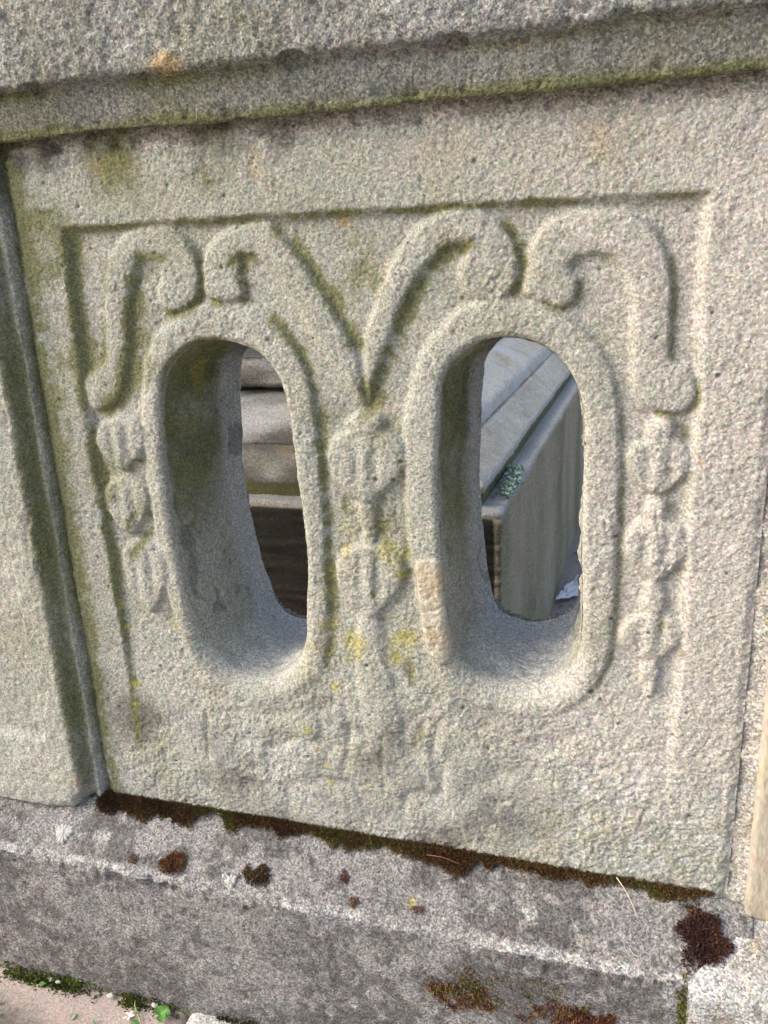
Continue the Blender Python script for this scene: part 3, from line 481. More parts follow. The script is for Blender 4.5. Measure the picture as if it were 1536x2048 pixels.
# ------------------------------------------------------------------ coping course
def chips(Pq, off, a=0.006): return -a * sstep(0.30, 0.55, fbm(Pq, 34, 2, off)) - 0.5 * a * sstep(0.35, 0.6, fbm(Pq, 95, 2, off + 7))
def cop_amp(Pq):
    lipw = np.exp(-((Pq[:, 2] - 0.784) / 0.009) ** 2) + np.exp(-((Pq[:, 2] - 0.8215) / 0.010) ** 2)
    r = 1.0 + 1.2 * sstep(0.815, 0.83, Pq[:, 2])
    return chips(Pq, 301.) * lipw + fbm(Pq, 9, 3, 1.0) * 0.0038 + fbm(Pq, 60, 3, 2.0) * 0.0014 * r + fbm(Pq, 240, 3, 12.0, .6) * 0.0010 * r
def cop_paint(Pq, Vq):
    x, y, z = Pq[:, 0], Pq[:, 1], Pq[:, 2]; n1 = fbm(Pq, 12, 3, 30.0)
    lip = np.exp(-((z - 0.783) / 0.008) ** 2) * (y < -0.001)
    ar = np.exp(-((z - 0.820) / 0.006) ** 2) * (y < 0)
    al = 0.95 * lip * (.8 + n1) + 0.42 * ar * (.7 + 1.2 * n1) + 0.26 * sstep(0.829, 0.81, z) * (0.6 + 1.6 * n1) + 0.08
    oc = 1.1 * np.exp(-(((x + 0.150) / 0.018) ** 2 + ((z - 0.830) / 0.010) ** 2)) + 0.9 * np.exp(-(((x - .16) / 0.003) ** 2 + ((z - 0.815) / 0.003) ** 2))
    return {'algae': al, 'ochre': oc, 'dark': 0.35 * sstep(0.0, 0.5, n1) + 0.2 * ar, 'pale': 0.40 * sstep(0.824, 0.834, z) * (0.75 + 0.9 * n1), 'yellow': 0 * x}
front = resample(rounded([(0.15, 0.786, 0), (0.004, 0.786, 0.002), (-0.016, 0.783, 0.0035), (-0.027, 0.8195, 0.004), (-0.041, 0.8265, 0.004), (-0.047, 0.98, 0.02), (0.02, 1.02, 0.02), (0.16, 1.03, 0)]), 0.0020)
sel = [i for i, p in enumerate(front) if p[1] < 0.93 or i % 12 == 0]; front = front[sel]
cop = sweep('coping_stone', front[::-1], np.array([(0.22, 0.786)])[:0], np.arange(-1.15, 0.95, 0.0020), lambda t, a, b: (t, a, b), M_COPING, cop_amp, None, cop_paint)
tag(cop, 'rough grey sandstone coping with mossy chamfered underside above the carved panel', 'coping')

# ------------------------------------------------------------------ plinth course
def pl_amp(Pq):
    return chips(Pq, 311., .005) * np.exp(-((Pq[:, 1] + .0745) / .008) ** 2) * (Pq[:, 2] > -.07) + fbm(Pq, 10, 3, 51.0) * 0.0030 + fbm(Pq, 55, 3, 52.0) * 0.0015 + fbm(Pq, 230, 3, 53.0, .6) * 0.0009
def pl_paint(Pq, Vq):
    x, y, z = Pq[:, 0], Pq[:, 1], Pq[:, 2]; n1 = fbm(Pq, 14, 3, 61.0); n2 = fbm(Pq, 45, 3, 66.0)
    ar = np.exp(-((y + 0.071) / 0.006) ** 2) * sstep(-0.062, -0.048, z)
    n4 = fbm(Pq, 90, 3, 63.0)
    pa = 0.48 * ar * (0.75 + 0.7 * n1 + 0.9 * n4) + 0.5 * np.exp(-((y + 0.042) / 0.010) ** 2) * sstep(-.1, .3, n1) * (z > -.05)
    pa = np.maximum(pa, 0.75 * np.exp(-(((x - .312) / .016) ** 2 + ((z + .075) / .03) ** 2)) * (y < -.06))
    pa = np.maximum(pa, 0.7 * np.exp(-(((x - .25) / .05) ** 2 + ((y + .045) / .012) ** 2)) * sstep(-.1, .25, n2))
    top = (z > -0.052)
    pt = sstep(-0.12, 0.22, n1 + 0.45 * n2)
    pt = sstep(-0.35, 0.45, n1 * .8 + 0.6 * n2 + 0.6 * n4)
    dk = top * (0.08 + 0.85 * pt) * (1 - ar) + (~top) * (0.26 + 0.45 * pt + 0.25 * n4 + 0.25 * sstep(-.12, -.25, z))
    al = 0.7 * np.exp(-((z + 0.262) / 0.012) ** 2) * (y < -.05) + 0.3 * np.exp(-((y + 0.004) / 0.012) ** 2) * top
    red = np.exp(-(((x - .11) / .05) ** 2 + ((z + .11) / .022) ** 2)) + np.exp(-(((x - .22) / .06) ** 2 + ((z + .13) / .03) ** 2))
    return {'pale': pa, 'dark': np.clip(dk, 0, 1) + .5 * red * (y < -.06), 'algae': al, 'ochre': .0 * x, 'yellow': .8 * np.exp(-(((x - .047) / .007) ** 2 + ((y + .05) / .006) ** 2)) * top}
front = resample(rounded([(0.04, 0.003, 0), (0.0, 0.0, 0.004), (-0.0745, -0.0465, 0.011), (-0.067, -0.275, 0)]), 0.0021)
pl = sweep('plinth_course', front, np.array([(0.2, -0.275), (0.2, 0.0)]), np.arange(-1.15, 0.40, 0.0021), lambda t, a, b: (t, a, b), M_PLINTH, pl_amp, None, pl_paint)
tag(pl, 'dark mottled sandstone plinth with sloping top and pale worn edge below the panel', 'plinth')

# plinth block under the right pier, with its canted corner
def bl_fn(t, a, b):
    x0 = np.clip(0.337 + np.clip(a + 0.074, 0, 0.2) * 1.05, 0.337, 0.394)
    return x0 + t * (0.95 - x0), a, b
def bl_paint(Pq, Vq):
    n1 = fbm(Pq, 18, 3, 71.0); x, z = Pq[:, 0], Pq[:, 2]
    ed = sstep(0.03, 0.0, x - np.clip(0.337 + np.clip(Pq[:, 1] + 0.074, 0, 0.2), 0.337, 0.394))
    return {'pale': 0.35 + 0.6 * n1 + .4 * ed, 'dark': 0.25 + 0.9 * fbm(Pq, 30, 3, 75.0) - .4 * ed, 'algae': 0.7 * sstep(0.004, 0.0, x - .337) * (z < -.05), 'ochre': .5 * sstep(.25, .5, fbm(Pq, 40, 2, 79.0)), 'yellow': .0 * x}
front = resample(rounded([(0.03, -0.004, 0), (-0.006, -0.008, 0.003), (-0.088, -0.044, 0.012), (-0.086, -0.275, 0)]), 0.0024)
tv = np.r_[0, 0.001, 0.0025, np.linspace(0.006, 1, 220) ** 1.3]
def bl_disp(x, y, z):
    x, y, z = x.copy(), y.copy(), z.copy()
    x[0] += 0.004; y[0] += 0.020; z[0] -= 0.030; y[1] += .003; z[1] -= .004
    return x, y, z
bl = sweep('plinth_block', front, np.array([(0.2, -0.275), (0.2, 0.0)]), tv, bl_fn, M_BLOCK, pl_amp, None, bl_paint, fdisp=bl_disp)
tag(bl, 'pale lichened plinth block with canted corner under the tan pier at right', 'plinth block')

# ------------------------------------------------------------------ pilaster at left
def pi_amp(Pq): return chips(Pq, 321., .005) * np.exp(-((Pq[:, 0] + .398) / .008) ** 2) + fbm(Pq, 11, 3, 81.0) * 0.0026 + fbm(Pq, 70, 3, 82.0) * 0.0016 + fbm(Pq, 240, 3, 83.0, .6) * 0.0013
def pi_paint(Pq, Vq):
    x, y, z = Pq[:, 0], Pq[:, 1], Pq[:, 2]; n1 = fbm(Pq, 14, 3, 85.0)
    al = 0.95 * sstep(-0.410, -0.394, x + .006 * n1) * (0.75 + 0.5 * n1) * sstep(-.01, .05, z) - 0.45 * np.exp(-((x + .380) / .003) ** 2)
    al = np.maximum(al, 0.16 + .25 * n1)
    return {'algae': al, 'dark': 0.5 * np.exp(-((x + .37) / .01) ** 2) + 0.6 * sstep(.70, .76, z) + .3 * sstep(.03, .0, z) * (.7 + n1), 'pale': .35 * sstep(.2, .05, z), 'ochre': .6 * np.exp(-(((x + .40) / .01) ** 2 + ((z - .035) / .012) ** 2)), 'yellow': .7 * np.exp(-(((x + .475) / .004) ** 2 + ((z - .15) / .004) ** 2))}
front = resample(rounded([(-0.78, 0.0, 0), (-0.78, -0.026, 0.005), (-0.398, -0.026, 0.007), (-0.3905, -0.006, 0.004), (-0.381, -0.009, 0.004), (-0.374, 0.006, 0.002), (-0.369, 0.008, 0)]), 0.0018)
def pi_disp(x, y, z):
    sunk = sstep(-0.433, -0.440, x + 0.10 * 0 * z) * sstep(-0.745, -0.738, x) * sstep(0.085, 0.098, z)
    ch = np.exp(-(((x + .396) / .010) ** 2 + ((z + .004) / .016) ** 2)) + 0.6 * np.exp(-(((x + .41) / .03) ** 2 + ((z + .008) / .006) ** 2))
    return x - 0.005 * ch, y + 0.0075 * sunk * (y < -.015) + .009 * ch * (y < 0), z
pil = sweep('pilaster', front, np.array([(-0.369, 0.19), (-0.78, 0.19)]), np.arange(-0.008, 0.784, 0.0021), lambda t, a, b: (a, b, t), M_PANEL, pi_amp, None, pi_paint, fdisp=pi_disp)
tag(pil, 'sandstone pilaster with sunk face and green algae on its edge left of panel', 'pilaster')

# ------------------------------------------------------------------ pier at right, smooth tan stone
def pr_amp(Pq): return fbm(Pq * np.array([1, 1, .3], np.float32), 30, 3, 91.0) * 0.0006 + fbm(Pq, 200, 2, 92.0) * 0.00025
pier = empty('pier', (0.57, 0.09, -0.008))
front = resample(rounded([(0.392, 0.19, 0), (0.392, -0.010, 0.007), (0.75, -0.010, 0.007), (0.75, 0.19, 0)]), 0.003)
def pr_paint(Pq, Vq):
    z = Pq[:, 2]; n1 = fbm(Pq, 25, 3, 95.0)
    return {'algae': .35 * sstep(.05, -.01, z) * (.8 + n1), 'dark': .45 * sstep(.03, -.01, z) * (.6 + n1), 'pale': .25 * np.exp(-((Pq[:, 0] - .394) / .004) ** 2), 'ochre': 0 * z, 'yellow': 0 * z}
sh_ = sweep('shaft', front, np.zeros((0, 2)), np.arange(-0.010, 0.786, 0.004), lambda t, a, b: (a, b, t), M_PIER, pr_amp, None, pr_paint)
def mj_amp(Pq): return fbm(Pq, 45, 3, 101.0) * 0.0035 + fbm(Pq, 170, 3, 102.0, .6) * 0.0020
front = resample(rounded([(0.366, 0.03, 0), (0.370, 0.0075, 0.002), (0.388, 0.002, 0.002), (0.398, -0.002, 0)]), 0.0012)
mj = sweep('mortar_joint', front, np.array([(0.40, 0.03)]), np.arange(-0.025, 0.78, 0.0015), lambda t, a, b: (a, b, t), M_MORTAR, mj_amp, None, lambda Pq, Vq: {'pale': .35 + .4 * fbm(Pq, 60, 2, 3.), 'dark': .25 * sstep(.1, .5, fbm(Pq, 50, 2, 9.)), 'yellow': .9 * sstep(.45, .7, fbm(Pq, 40, 2, 19.)), 'algae': 0 * Pq[:, 0], 'ochre': 0 * Pq[:, 0]})
for o in (sh_, mj):
    o.parent = pier; o.matrix_parent_inverse = Matrix.Translation((-0.57, -0.09, 0.008))
tag(pier, 'smooth tan dressed sandstone pier at the right edge of the carved panel', 'pier')

# ------------------------------------------------------------------ tomb inside the enclosure
tomb = empty('tomb', (0.041, 0.585, GROUND), math.radians(-1.1))
tag(tomb, 'stepped stone tomb with moulded tiers seen through both openings', 'tomb')
TW, TL = 0.95, 2.05
def loft(name, prof, mat, amp, paint, stria=0.0, ds=0.005):
    pr = resample(rounded(prof), ds); n = len(pr)
    L = []
    for (u0, u1, k) in (((-TW, 0), (0, 0), 110), ((0, 0), (0, TL), 230), ((0, TL), (-TW, TL), 8), ((-TW, TL), (-TW, 0), 12)):
        for q in range(k):
            t = q / k
            L.append((u0[0] + (u1[0] - u0[0]) * t, u0[1] + (u1[1] - u0[1]) * t))
    L = np.array(L); m = len(L)
    ins, zz = pr[:, 0][:, None], pr[:, 1][:, None]
    lx = -TW + ins + (L[:, 0] + TW) / TW * (TW - 2 * ins); ly = ins + L[:, 1] / TL * (TL - 2 * ins)
    Vt = np.stack([lx, ly, zz + 0 * lx], -1)
    du = np.roll(Vt, -1, 1) - np.roll(Vt, 1, 1); dv = np.gradient(Vt, axis=0)
    nr = np.cross(du, dv); nr /= np.linalg.norm(nr, axis=-1, keepdims=True) + 1e-9
    Pq = Vt.reshape(-1, 3); h = fbm(Pq, 7, 3, 111.) * 0.006 * amp + fbm(Pq, 45, 3, 112.) * 0.0022 * amp + fbm(Pq, 160, 2, 113.) * 0.0010 * amp
    if stria: h = h + stria * fbm(Pq * np.array([1, 1, 14], np.float32), 9, 3, 115.) * (Pq[:, 1] < 0.01)
    Vt = Vt + nr * h.reshape(n, m)[..., None]
    return mesh_np(name, Vt.reshape(-1, 3), grid_faces(n, m, True)[:, ::-1], mat, tomb, paint(Pq))
Z0 = -GROUND
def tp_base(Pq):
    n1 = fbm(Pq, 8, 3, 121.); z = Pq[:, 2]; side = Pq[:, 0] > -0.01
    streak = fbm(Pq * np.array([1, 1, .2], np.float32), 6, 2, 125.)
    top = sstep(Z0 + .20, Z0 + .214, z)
    return {'algae': side * (.42 + .35 * streak) * (1 - top) + (~side) * .05 * (1 - top), 'dark': (~side) * (1.15 + .3 * n1) * (1 - top) + side * .30 * (1 - top) * (.5 + n1), 'pale': .6 * top + .65 * side * sstep(.1, .45, streak) * sstep(.5, .2, Pq[:, 1]), 'ochre': 0 * z, 'yellow': 0 * z}  # near-end faces carry painted shade along with their grime
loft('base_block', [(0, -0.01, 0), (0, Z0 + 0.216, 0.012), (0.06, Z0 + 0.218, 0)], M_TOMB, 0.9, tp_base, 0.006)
def tp_slab(Pq):
    n1 = fbm(Pq, 9, 3, 131.); z = Pq[:, 2]
    e = np.exp(-((z - Z0 - .25) / .010) ** 2)
    return {'algae': .75 * sstep(Z0 + .246, Z0 + .240, z) + .25 * sstep(-.1, .4, n1), 'pale': .65 * e + .35 * sstep(0, .4, fbm(Pq, 20, 3, 135.)), 'dark': (.62 + .5 * n1) * sstep(.30, .18, Pq[:, 1]) * (Pq[:, 0] < -.2) + .5 * sstep(Z0 + .246, Z0 + .240, z) + .35 * sstep(Z0 + .285, Z0 + .31, z), 'ochre': .5 * sstep(.15, .5, fbm(Pq, 14, 3, 137.)), 'yellow': .45 * sstep(.35, .6, fbm(Pq, 22, 3, 139.))}  # near end of the slab also darkened with painted shade
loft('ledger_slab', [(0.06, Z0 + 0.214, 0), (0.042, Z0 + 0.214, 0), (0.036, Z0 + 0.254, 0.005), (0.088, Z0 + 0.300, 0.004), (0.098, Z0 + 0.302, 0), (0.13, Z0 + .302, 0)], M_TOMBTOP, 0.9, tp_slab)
def tp_roll(Pq): return {'pale': .45 + .5 * fbm(Pq, 12, 3, 141.), 'algae': .3 * sstep(0, .5, fbm(Pq, 10, 3, 143.)), 'dark': (.55 + .6 * fbm(Pq * np.array([.5, 1, 2], np.float32), 14, 3, 147.)) * sstep(.50, .35, Pq[:, 1]) * (Pq[:, 0] < -.2), 'ochre': .45 * sstep(.1, .5, fbm(Pq, 13, 3, 145.)), 'yellow': 0 * Pq[:, 0]}  # dark term paints shade over the near end of the upper tiers
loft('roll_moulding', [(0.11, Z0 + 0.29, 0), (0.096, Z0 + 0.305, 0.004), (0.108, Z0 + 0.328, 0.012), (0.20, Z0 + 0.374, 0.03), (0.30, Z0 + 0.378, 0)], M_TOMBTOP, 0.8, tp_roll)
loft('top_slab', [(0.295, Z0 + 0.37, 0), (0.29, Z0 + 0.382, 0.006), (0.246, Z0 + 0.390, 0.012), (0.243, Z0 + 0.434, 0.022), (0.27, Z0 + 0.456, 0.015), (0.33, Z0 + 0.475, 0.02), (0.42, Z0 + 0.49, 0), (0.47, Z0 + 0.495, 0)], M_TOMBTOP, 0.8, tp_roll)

def pmesh(name, V, F, mat, parent):
    me = bpy.data.meshes.new(name); me.from_pydata(V, [], F); me.materials.append(mat)
    o = bpy.data.objects.new(name, me); COL.objects.link(o); o.parent = parent; return o

# unseen wall added left of the tomb to shade its near end
ew = empty('shade_wall', (-1.30, 0.2, GROUND)); tag(ew, 'tall wall added out of view left of the tomb to shade it', 'wall')
pmesh('shade_wall_face', [(x, y, z) for z in (0, 1.9) for x, y in ((-.3, 0.05), (0, 0.05), (0, 3.2), (-.3, 3.2))], [(3, 2, 1, 0), (4, 5, 6, 7), (0, 1, 5, 4), (1, 2, 6, 5), (2, 3, 7, 6), (3, 0, 4, 7)], M_TOMB, ew)
pmesh('shade_wall_coping', [(x, y, z) for z in (1.902, 2.0) for x, y in ((-.36, 0.0), (.06, 0.0), (.06, 3.26), (-.36, 3.26))], [(3, 2, 1, 0), (4, 5, 6, 7), (0, 1, 5, 4), (1, 2, 6, 5), (2, 3, 7, 6), (3, 0, 4, 7)], M_COPING, ew)

# ------------------------------------------------------------------ moss
def slope_z(y): return np.where(y > -0.0745, 0.624 * y, -0.0465)
def moss(name, pts, nrm, length, width, mat, hue, lean=0.5, seed=1):
    r = np.random.default_rng(seed); n = len(pts)
    t = np.asarray(nrm, float) + r.normal(0, lean, (n, 3)); t /= np.linalg.norm(t, axis=1)[:, None]
    a = np.cross(t, r.normal(0, 1, (n, 3))); a /= np.linalg.norm(a, axis=1)[:, None]; b = np.cross(t, a)
    L = np.asarray(length)[:, None] * r.uniform(0.6, 1.25, (n, 1)); W = width * r.uniform(0.7, 1.3, (n, 1))
    V = np.stack([pts + a * W, pts - 0.5 * a * W + 0.87 * b * W, pts - 0.5 * a * W - 0.87 * b * W, pts + t * L * 0.55 + a * W * 1.1, pts + t * L * 0.6 - a * W, pts + t * L], 1).reshape(-1, 3)
    i = np.arange(n)[:, None] * 6
    F = np.concatenate([i + np.array([q]) for q in ((0, 1, 3), (1, 4, 3), (1, 2, 4), (2, 0, 3), (2, 3, 4), (3, 4, 5))])
    hu = np.clip(np.asarray(hue) + r.normal(0, 0.2, n), 0, 1)
    return mesh_np(name, V, F, mat, None, {'hue': np.repeat(hu, 6), 'tip': np.tile([0, 0, 0, .6, .6, 1.], n)}, False)
# the strip in the joint between panel and plinth
n = 110000; x = rng.uniform(-0.385, 0.362, n); y = rng.uniform(-0.036, 0.003, n)
p3 = np.stack([x, y, 0 * x], 1)
edge = 0.0135 + 0.012 * fbm(p3 * np.array([1, 0, 0]), 22, 3, 201.) + 0.004 * fbm(p3, 120, 2, 203.)
edge = edge + 0.003 * sstep(-0.1, -0.36, x) - 0.006 * sstep(0.20, 0.36, x)
gap = np.clip(1.0 - 0.5 * sstep(0.1, 0.45, fbm(p3 * np.array([1, 0, 0]), 35, 2, 209.)) - 0.9 * np.exp(-((x + 0.215) / 0.010) ** 2) - .7 * np.exp(-((x - .115) / .008) ** 2) - .8 * sstep(.33, .36, x), 0.05, 1)
k = rng.random(n) < 0.95 * sstep(1.25, 0.55, -y / (edge * gap + 1e-4))
x, y = x[k], y[k]; dome = np.clip(1 - (-y / edge[k] / 1.2) ** 2, 0, 1)
z = slope_z(np.minimum(y, 0)) + 0.004 * dome
p = np.stack([x, y, z], 1); hue = 0.45 + 0.8 * fbm(p, 14, 3, 207.) + 0.4 * fbm(p, 70, 2, 208.)
o = moss('moss_strip', p, np.tile([0, -0.45, 0.9], (len(p), 1)), 0.0028 + 0.0035 * dome, 0.0006, M_MOSS, hue, 0.45, 2)
tag(o, 'brown moss filling the joint between the carved panel and the plinth', 'moss', None, 'stuff')
def cushion(x, y, rx, ry, h, mat, label, seed, hue0=0.35, dens=1.0):
    r = np.random.default_rng(seed); n = int(rx * ry * 9e6 * dens); u = r.uniform(-1.25, 1.25, (n, 2))
    px = x + u[:, 0] * rx; py = y + u[:, 1] * ry; q = np.stack([px, py, 0 * px], 1)
    rad = np.hypot(u[:, 0], u[:, 1]) + 0.55 * fbm(q, 90, 3, seed * 1.7)
    k = (rad < 1.15) & (r.random(n) < sstep(1.15, 0.6, rad)); px, py, rad = px[k], py[k], rad[k]; dm = np.sqrt(np.clip(1 - rad ** 2, 0, 1))
    pz = slope_z(py) + h * 0.45 * dm - 0.0005; q = np.stack([px, py, pz], 1)
    nr = np.stack([(px - x) / rx * 0.4, (py - y) / ry * 0.4 - 0.4, 0 * px + 0.9], 1)
    o = moss('moss_cushion', q, nr, h * (0.22 + 0.2 * dm), 0.00055, mat, hue0 + 0.5 * fbm(q, 60, 2, seed), 0.5, seed)
    tag(o, label, 'moss', 'moss cushions on the plinth ledge')
    return o
cushion(-0.252, -0.057, 0.019, 0.0115, 0.010, M_MOSSRED, 'rusty red moss cushion left of the others on the plinth ledge', 11, 0.55)
cushion(-0.307, -0.060, 0.009, 0.006, 0.005, M_MOSSRED, 'small thin rusty moss tuft near the round white lichen on plinth', 12, 0.5, 0.7)
cushion(-0.141, -0.055, 0.022, 0.0115, 0.009, M_MOSS, 'dark brown moss cushion beside small white lichen speck on the plinth ledge', 13, 0.25)
cushion(-0.036, -0.040, 0.006, 0.008, 0.005, M_MOSSRED, 'small dark moss tuft just below the joint under panel centre', 14, 0.2, 0.8)
cushion(-0.020, -0.061, 0.008, 0.005, 0.005, M_MOSSRED, 'tiny brown moss tuft on the pale plinth edge below panel centre', 15, 0.3, 0.8)
cushion(0.055, -0.057, 0.008, 0.0045, 0.005, M_MOSSRED, 'tiny reddish moss tuft below a yellow lichen spot on plinth', 16, 0.3, 0.8)
cushion(0.349, -0.037, 0.026, 0.024, 0.016, M_MOSSDARK, 'large dark red and green moss cushion in the corner by the right plinth block', 17, 0.22, 1.2)
# rusty moss on the face of the plinth, green moss at its foot
def face_moss(name, cx, cz, rx, rz, mat, label, seed, hue0, h=0.004, dens=1.0):
    r = np.random.default_rng(seed); n = int(rx * rz * 4e6 * 0.6 * dens); u = r.uniform(-1.2, 1.2, (n, 2))
    px = cx + u[:, 0] * rx; pz = cz + u[:, 1] * rz; q = np.stack([px, 0 * px, pz], 1)
    rad = np.hypot(u[:, 0], u[:, 1]) + 0.9 * fbm(q, 70, 3, seed * 2.3)
    k = (rad < 0.95) & (r.random(n) < sstep(.95, .4, rad)); px, pz = px[k], pz[k]; py = -0.0745 + (-(pz + 0.0465)) * 0.0328 + 0.0015
    q = np.stack([px, py, pz], 1)
    o = moss(name, q, np.tile([0, -0.8, 0.4], (len(q), 1)), np.full(len(q), h), 0.0008, mat, hue0 + 0.5 * fbm(q, 50, 2, seed), 0.6, seed)
    tag(o, label, 'moss', 'moss patches on the plinth face'); return o
face_moss('moss_patch', 0.117, -0.122, 0.055, 0.026, M_MOSSRED, 'rusty orange moss patch low on the plinth face, leftmost', 21, 0.62, 0.006, 4.0)
face_moss('moss_patch', 0.225, -0.128, 0.055, 0.028, M_MOSSRED, 'rusty moss patch on the plinth face left of the bare pale streak', 22, 0.5, 0.006, 4.0)
face_moss('moss_patch', 0.165, -0.092, 0.060, 0.016, M_MOSS, 'olive brown moss film on the plinth face just under its edge', 23, 0.75, 0.005, 3.0)
face_moss('moss_patch', 0.334, -0.100, 0.006, 0.060, M_MOSSGREEN, 'dark green moss line in the corner against the right plinth block', 24, 0.3, 0.005, 1.6)
n = 5500; x = rng.uniform(-0.62, -0.15, n); y = -0.068 - np.abs(rng.normal(0, 0.006, n)); z = GROUND + rng.uniform(-0.004, 0.006, n) * 1.0
z = np.where(y > -.071, z + rng.uniform(0, .010, n), GROUND)
p = np.stack([x, y, z], 1); k = (fbm(p * np.array([1, 0, 0]), 30, 3, 221.) + 0.7 * sstep(-.25, -.45, x) > rng.uniform(0, .9, n)); p = p[k]
o = moss('ground_moss', p, np.tile([0, -0.5, 0.8], (len(p), 1)), np.full(len(p), 0.006), 0.0009, M_MOSSGREEN, 0.45 + 0.5 * fbm(p, 25, 3, 223.) - .5 * sstep(-.42, -.25, p[:, 0]), 0.5, 31)
tag(o, 'green moss growing along the foot of the plinth on the paving', 'moss', None, 'stuff')

# ------------------------------------------------------------------ lichens
def rosette(name, loc, r, mat, label, nrm, seed, lobes=13, group=None):
    rg = np.random.default_rng(seed); bm = bmesh.new(); nr, na = 7, 78
    ph = rg.uniform(0, 6.28, 4); V = []
    for i in range(nr + 1):
        t = i / nr
        for j in range(na):
            a = 2 * math.pi * j / na
            e = 1 + 0.12 * math.sin(3 * a + ph[0]) + 0.09 * math.sin(lobes * a + ph[1]) * t + 0.05 * math.sin(29 * a + ph[2]) * t
            hgt = 0.0010 * (1 - t ** 4) + 0.0007 * t * math.sin(lobes * 1.0 * a + ph[1]) + rg.normal(0, 0.00018)
            if i == nr: hgt = -0.002
            V.append((r * e * t * math.cos(a), r * e * t * math.sin(a), hgt))
    F = grid_faces(nr + 1, na, True)
    o = mesh_np(name, V, F, mat); q = Vector(nrm).to_track_quat('Z', 'Y'); o.rotation_euler = q.to_euler(); o.location = loc
    tag(o, label, 'lichen', group); return o
SN = (0, -0.53, 0.85)
rosette('lichen_patch', (-0.414, -0.047, -0.0275), 0.0125, M_LICHEN, 'round white lichen rosette on the plinth ledge below the pilaster', SN, 41)
rosette('lichen_patch', (-0.171, -0.063, -0.037), 0.0075, M_LICHEN, 'small white lichen speck left of dark moss cushion on the plinth', SN, 42, 7)
rosette('lichen_patch', (-0.180, -0.060, -0.0355), 0.004, M_LICHEN, 'tiny white lichen dot beside the small lichen speck on plinth', SN, 43, 5)
# pale green leafy lichen on the tomb ledge
rg = np.random.default_rng(44); V = []; F = []
for q in range(260):
    y = rg.uniform(0.675, 0.885); x = 0.030 - 0.035 * (y - .675) + rg.normal(0, 0.007) + rg.uniform(-.006, .008); z = 0.219 + rg.uniform(0, 0.010)
    t = rg.normal(0, 1, 3); t[2] = abs(t[2]) + .3; t /= np.linalg.norm(t); a = np.cross(t, rg.normal(0, 1, 3)); a /= np.linalg.norm(a); b = np.cross(t, a)
    s = rg.uniform(0.004, 0.009); c = np.array([x, y, z]); i = len(V)
    V += [c, c + a * s, c + (a + b) * s * .8 + t * s * .3, c + b * s, c - a * s * .6 + b * s * .5 + t * s * .2]
    F += [(i, i + 1, i + 2, i + 3), (i, i + 3, i + 4, i + 4)]
me = bpy.data.meshes.new('leafy_lichen'); me.from_pydata([tuple(v) for v in V], [], [tuple(dict.fromkeys(f)) for f in F]); me.materials.append(M_MINT)
o = bpy.data.objects.new('leafy_lichen', me); COL.objects.link(o); tag(o, 'mint green leafy lichen growing on the ledge of the tomb', 'lichen')

# ------------------------------------------------------------------ leaves, stems and litter
def tube(name, pts, r0, r1, mat, label, cat, group=None):
    c = spline(np.array(pts), 14, False); n = len(c); V = []
    for i, q in enumerate(c):
        d = c[min(i + 1, n - 1)] - c[max(i - 1, 0)]; d /= np.linalg.norm(d)
        a = np.cross(d, [0.3, 0.2, 0.93]); a /= np.linalg.norm(a); b = np.cross(d, a); r = r0 + (r1 - r0) * i / (n - 1)
        for k in range(5): V.append(q + r * (math.cos(1.2566 * k) * a + math.sin(1.2566 * k) * b))
    o = mesh_np(name, V, grid_faces(n, 5, True), mat); tag(o, label, cat, group); return o
tube('grass_stem', [(0.264, -0.004, 0.009), (0.272, -0.012, 0.0035), (0.279, -0.019, -0.004), (0.285, -0.026, -0.013)], 0.0007, 0.0004, M_STRAW, 'pale dry grass stem lying across the moss at right', 'stem')
tube('grass_stem', [(0.055, -0.012, 0.003), (0.075, -0.013, 0.004), (0.093, -0.016, 0.002)], 0.0005, 0.0003, plain('red_stem', (.35, .12, .09)), 'thin reddish stem lying on the moss strip near centre', 'stem')
tube('grass_stem', [(0.280, -0.056, -0.032), (0.285, -0.060, -0.035), (0.290, -0.061, -0.036)], 0.0004, 0.0003, M_STRAW, 'tiny straw fragment on the plinth ledge near the large moss cushion', 'stem')
def leaf(name, loc, L, W, rz, tilt, mat, label, cat, group=None, fold=0.25, stalk=0.0):
    n, m = 9, 5; V = []
    for i in range(n):
        t = i / (n - 1); w = W * math.sin(math.pi * min(1, t * 0.93 + 0.05)) ** 0.8
        for j in range(m):
            s = (j / (m - 1) - 0.5) * 2
            V.append((t * L, s * w * 0.5, fold * abs(s) * w * 0.5 + 0.12 * L * math.sin(t * 2.6) - 0.0))
    Vn = np.array(V); F = grid_faces(n, m)
    Vb = Vn.copy(); Vb[:, 2] -= 0.00025; F = np.vstack([F, F[:, ::-1] + len(Vn)]); Vn = np.vstack([Vn, Vb])
    o = mesh_np(name, Vn, F, mat); o.location = loc; o.rotation_euler = (tilt, -0.1, rz); tag(o, label, cat, group); return o
GZ = GROUND + 0.0015
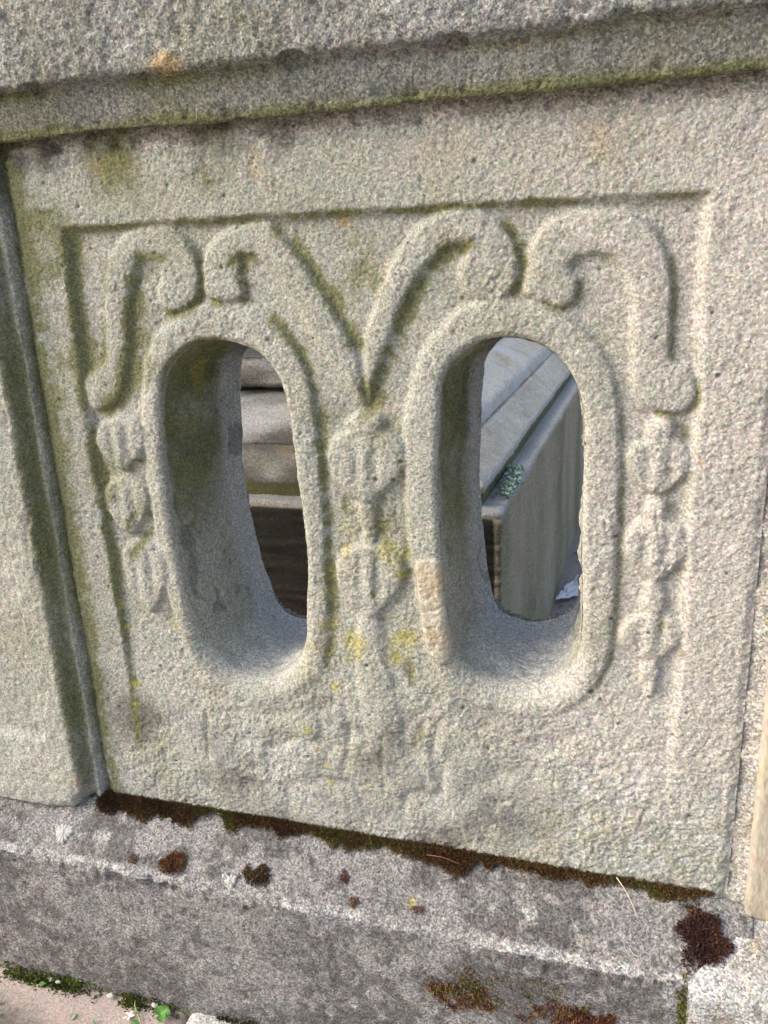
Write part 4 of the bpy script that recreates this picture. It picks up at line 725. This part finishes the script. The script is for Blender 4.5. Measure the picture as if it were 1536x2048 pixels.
# three-lobed green leaf with its stalk
lf = empty('green_leaf', (-0.284, -0.083, GROUND + 0.004)); tag(lf, 'bright green lobed leaf on the paving by the pale slab', 'leaf')
for a in (-0.9, 0.2, 1.35, 2.5):
    q = leaf('leaf_lobe', (0, 0, 0.002), 0.0135, 0.0125, a, 0.05, M_LEAF, None, None); q.parent = lf
tube('leaf_stem', [(-0.329, -0.071, GROUND + .004), (-0.322, -0.082, GROUND + .007), (-0.312, -0.09, GROUND + .005), (-0.303, -0.099, GROUND + .003)], 0.0011, 0.0008, plain('green_stem', (.22, .32, .10)), 'curved pale green stem on the pink slab beside the bright leaf', 'stem')
for i, (x, y, L, rz, lab) in enumerate([(-0.472, -0.083, 0.011, 0.6, 'small green leaf at the edge of the foot moss, far left'), (-0.395, -0.116, 0.010, 1.8, 'pale green round leaf flat on the middle of pink slab'), (-0.36, -0.113, 0.008, 2.6, 'faded small leaf right of the pale green leaf on slab'), (-0.51, -0.12, 0.007, 0.4, 'tiny pale leaf on the dark stain of the slab'), (-0.316, -0.103, 0.010, 1.0, 'light green leaf under the white flower at picture bottom'), (-0.50, -0.134, 0.014, 0.2, 'thin green blade lying at the bottom left corner')]):
    leaf('fallen_leaf', (x, y, GZ), L, L * (0.62 if i < 5 else .2), rz, 0.1 * i, M_LEAF if i in (0, 4, 5) else plain('pale_leaf', (.30, .40, .26)), lab, 'leaf', 'small leaves on the paving')
fl = empty('fallen_flower', (-0.325, -0.093, GZ)); tag(fl, 'small white fallen flower on the pink slab beside the stem', 'flower')
for a in (0.3, 1.5, 2.7, 4.0, 5.2):
    q = leaf('petal', (0, 0, 0.001), 0.008, 0.0038, a, 0.1, M_PETAL, None, None); q.parent = fl
for i, (x, y, lab) in enumerate([(-0.447, -0.067, 'grey white pebble in the moss at the foot of plinth'), (-0.46, -0.066, 'white chip lying in the moss left of the pebble'), (-0.365, -0.069, 'pale stone chip at the foot of plinth near slab corner'), (-0.30, -0.067, 'cream stone chip right above the green stem')]):
    bm = bmesh.new(); bmesh.ops.create_icosphere(bm, subdivisions=2, radius=0.0038)
    for v in bm.verts: v.co = Vector((v.co.x * 1.3, v.co.y, v.co.z * 0.6)) * (1 + 0.25 * math.sin(v.co.x * 900 + i) * math.cos(v.co.y * 700 + i * 2))
    me = bpy.data.meshes.new('stone_chip'); bm.to_mesh(me); bm.free(); me.materials.append(M_LICHEN)
    o = bpy.data.objects.new('stone_chip', me); COL.objects.link(o); o.location = (x, y - .004, GROUND + .005); tag(o, lab, 'pebble', 'stone chips at the foot of the plinth')
# scrap of paper and fallen petals inside the enclosure
u = np.linspace(-1, 1, 15); U, Vv = np.meshgrid(u, u, indexing='ij'); pq = np.stack([U, Vv, 0 * U], -1).reshape(-1, 3)
ph = fbm(pq, 2.0, 2, 5.).reshape(U.shape)
PX = 0.094 + 0.022 * U * (1 - .25 * Vv) + 0.006 * ph; PY = 1.372 + 0.055 * Vv + 0.03 * U + .01 * ph; PZ = GROUND + 0.012 + 0.014 * np.abs(fbm(pq, 1.6, 3, 9.).reshape(U.shape)) + 0.006 * U * Vv
PX = np.where((np.abs(U) > .6) & (Vv > .2), PX * .8 + .094 * .2, PX)
Vp = np.stack([PX, PY, PZ], -1).reshape(-1, 3); Fp = grid_faces(15, 15); Fp = np.vstack([Fp, Fp[:, ::-1] + len(Vp)]); Vp = np.vstack([Vp, Vp - np.array([0, 0, .0004])])
o = mesh_np('paper_scrap', Vp, Fp, M_PAPER, None, None, False); tag(o, 'crumpled white paper scrap on the paving beside the tomb', 'paper')
rg = np.random.default_rng(60)
for i in range(34):
    y = rg.uniform(1.12, 2.1) if i > 3 else 1.63; x = 0.066 + (y - 1.127) * 0.02 + abs(rg.normal(0, 0.035)) + 0.004
    o = leaf('dead_petal', (x, y, GZ), rg.uniform(0.008, 0.018) if i > 3 else .028, rg.uniform(0.005, 0.010) if i > 3 else .02, rg.uniform(0, 6.28), rg.uniform(-.3, .3), M_BROWN, 'small reddish brown dead petal on the paving beside the tomb', 'petal', 'dead petals scattered beside the tomb')
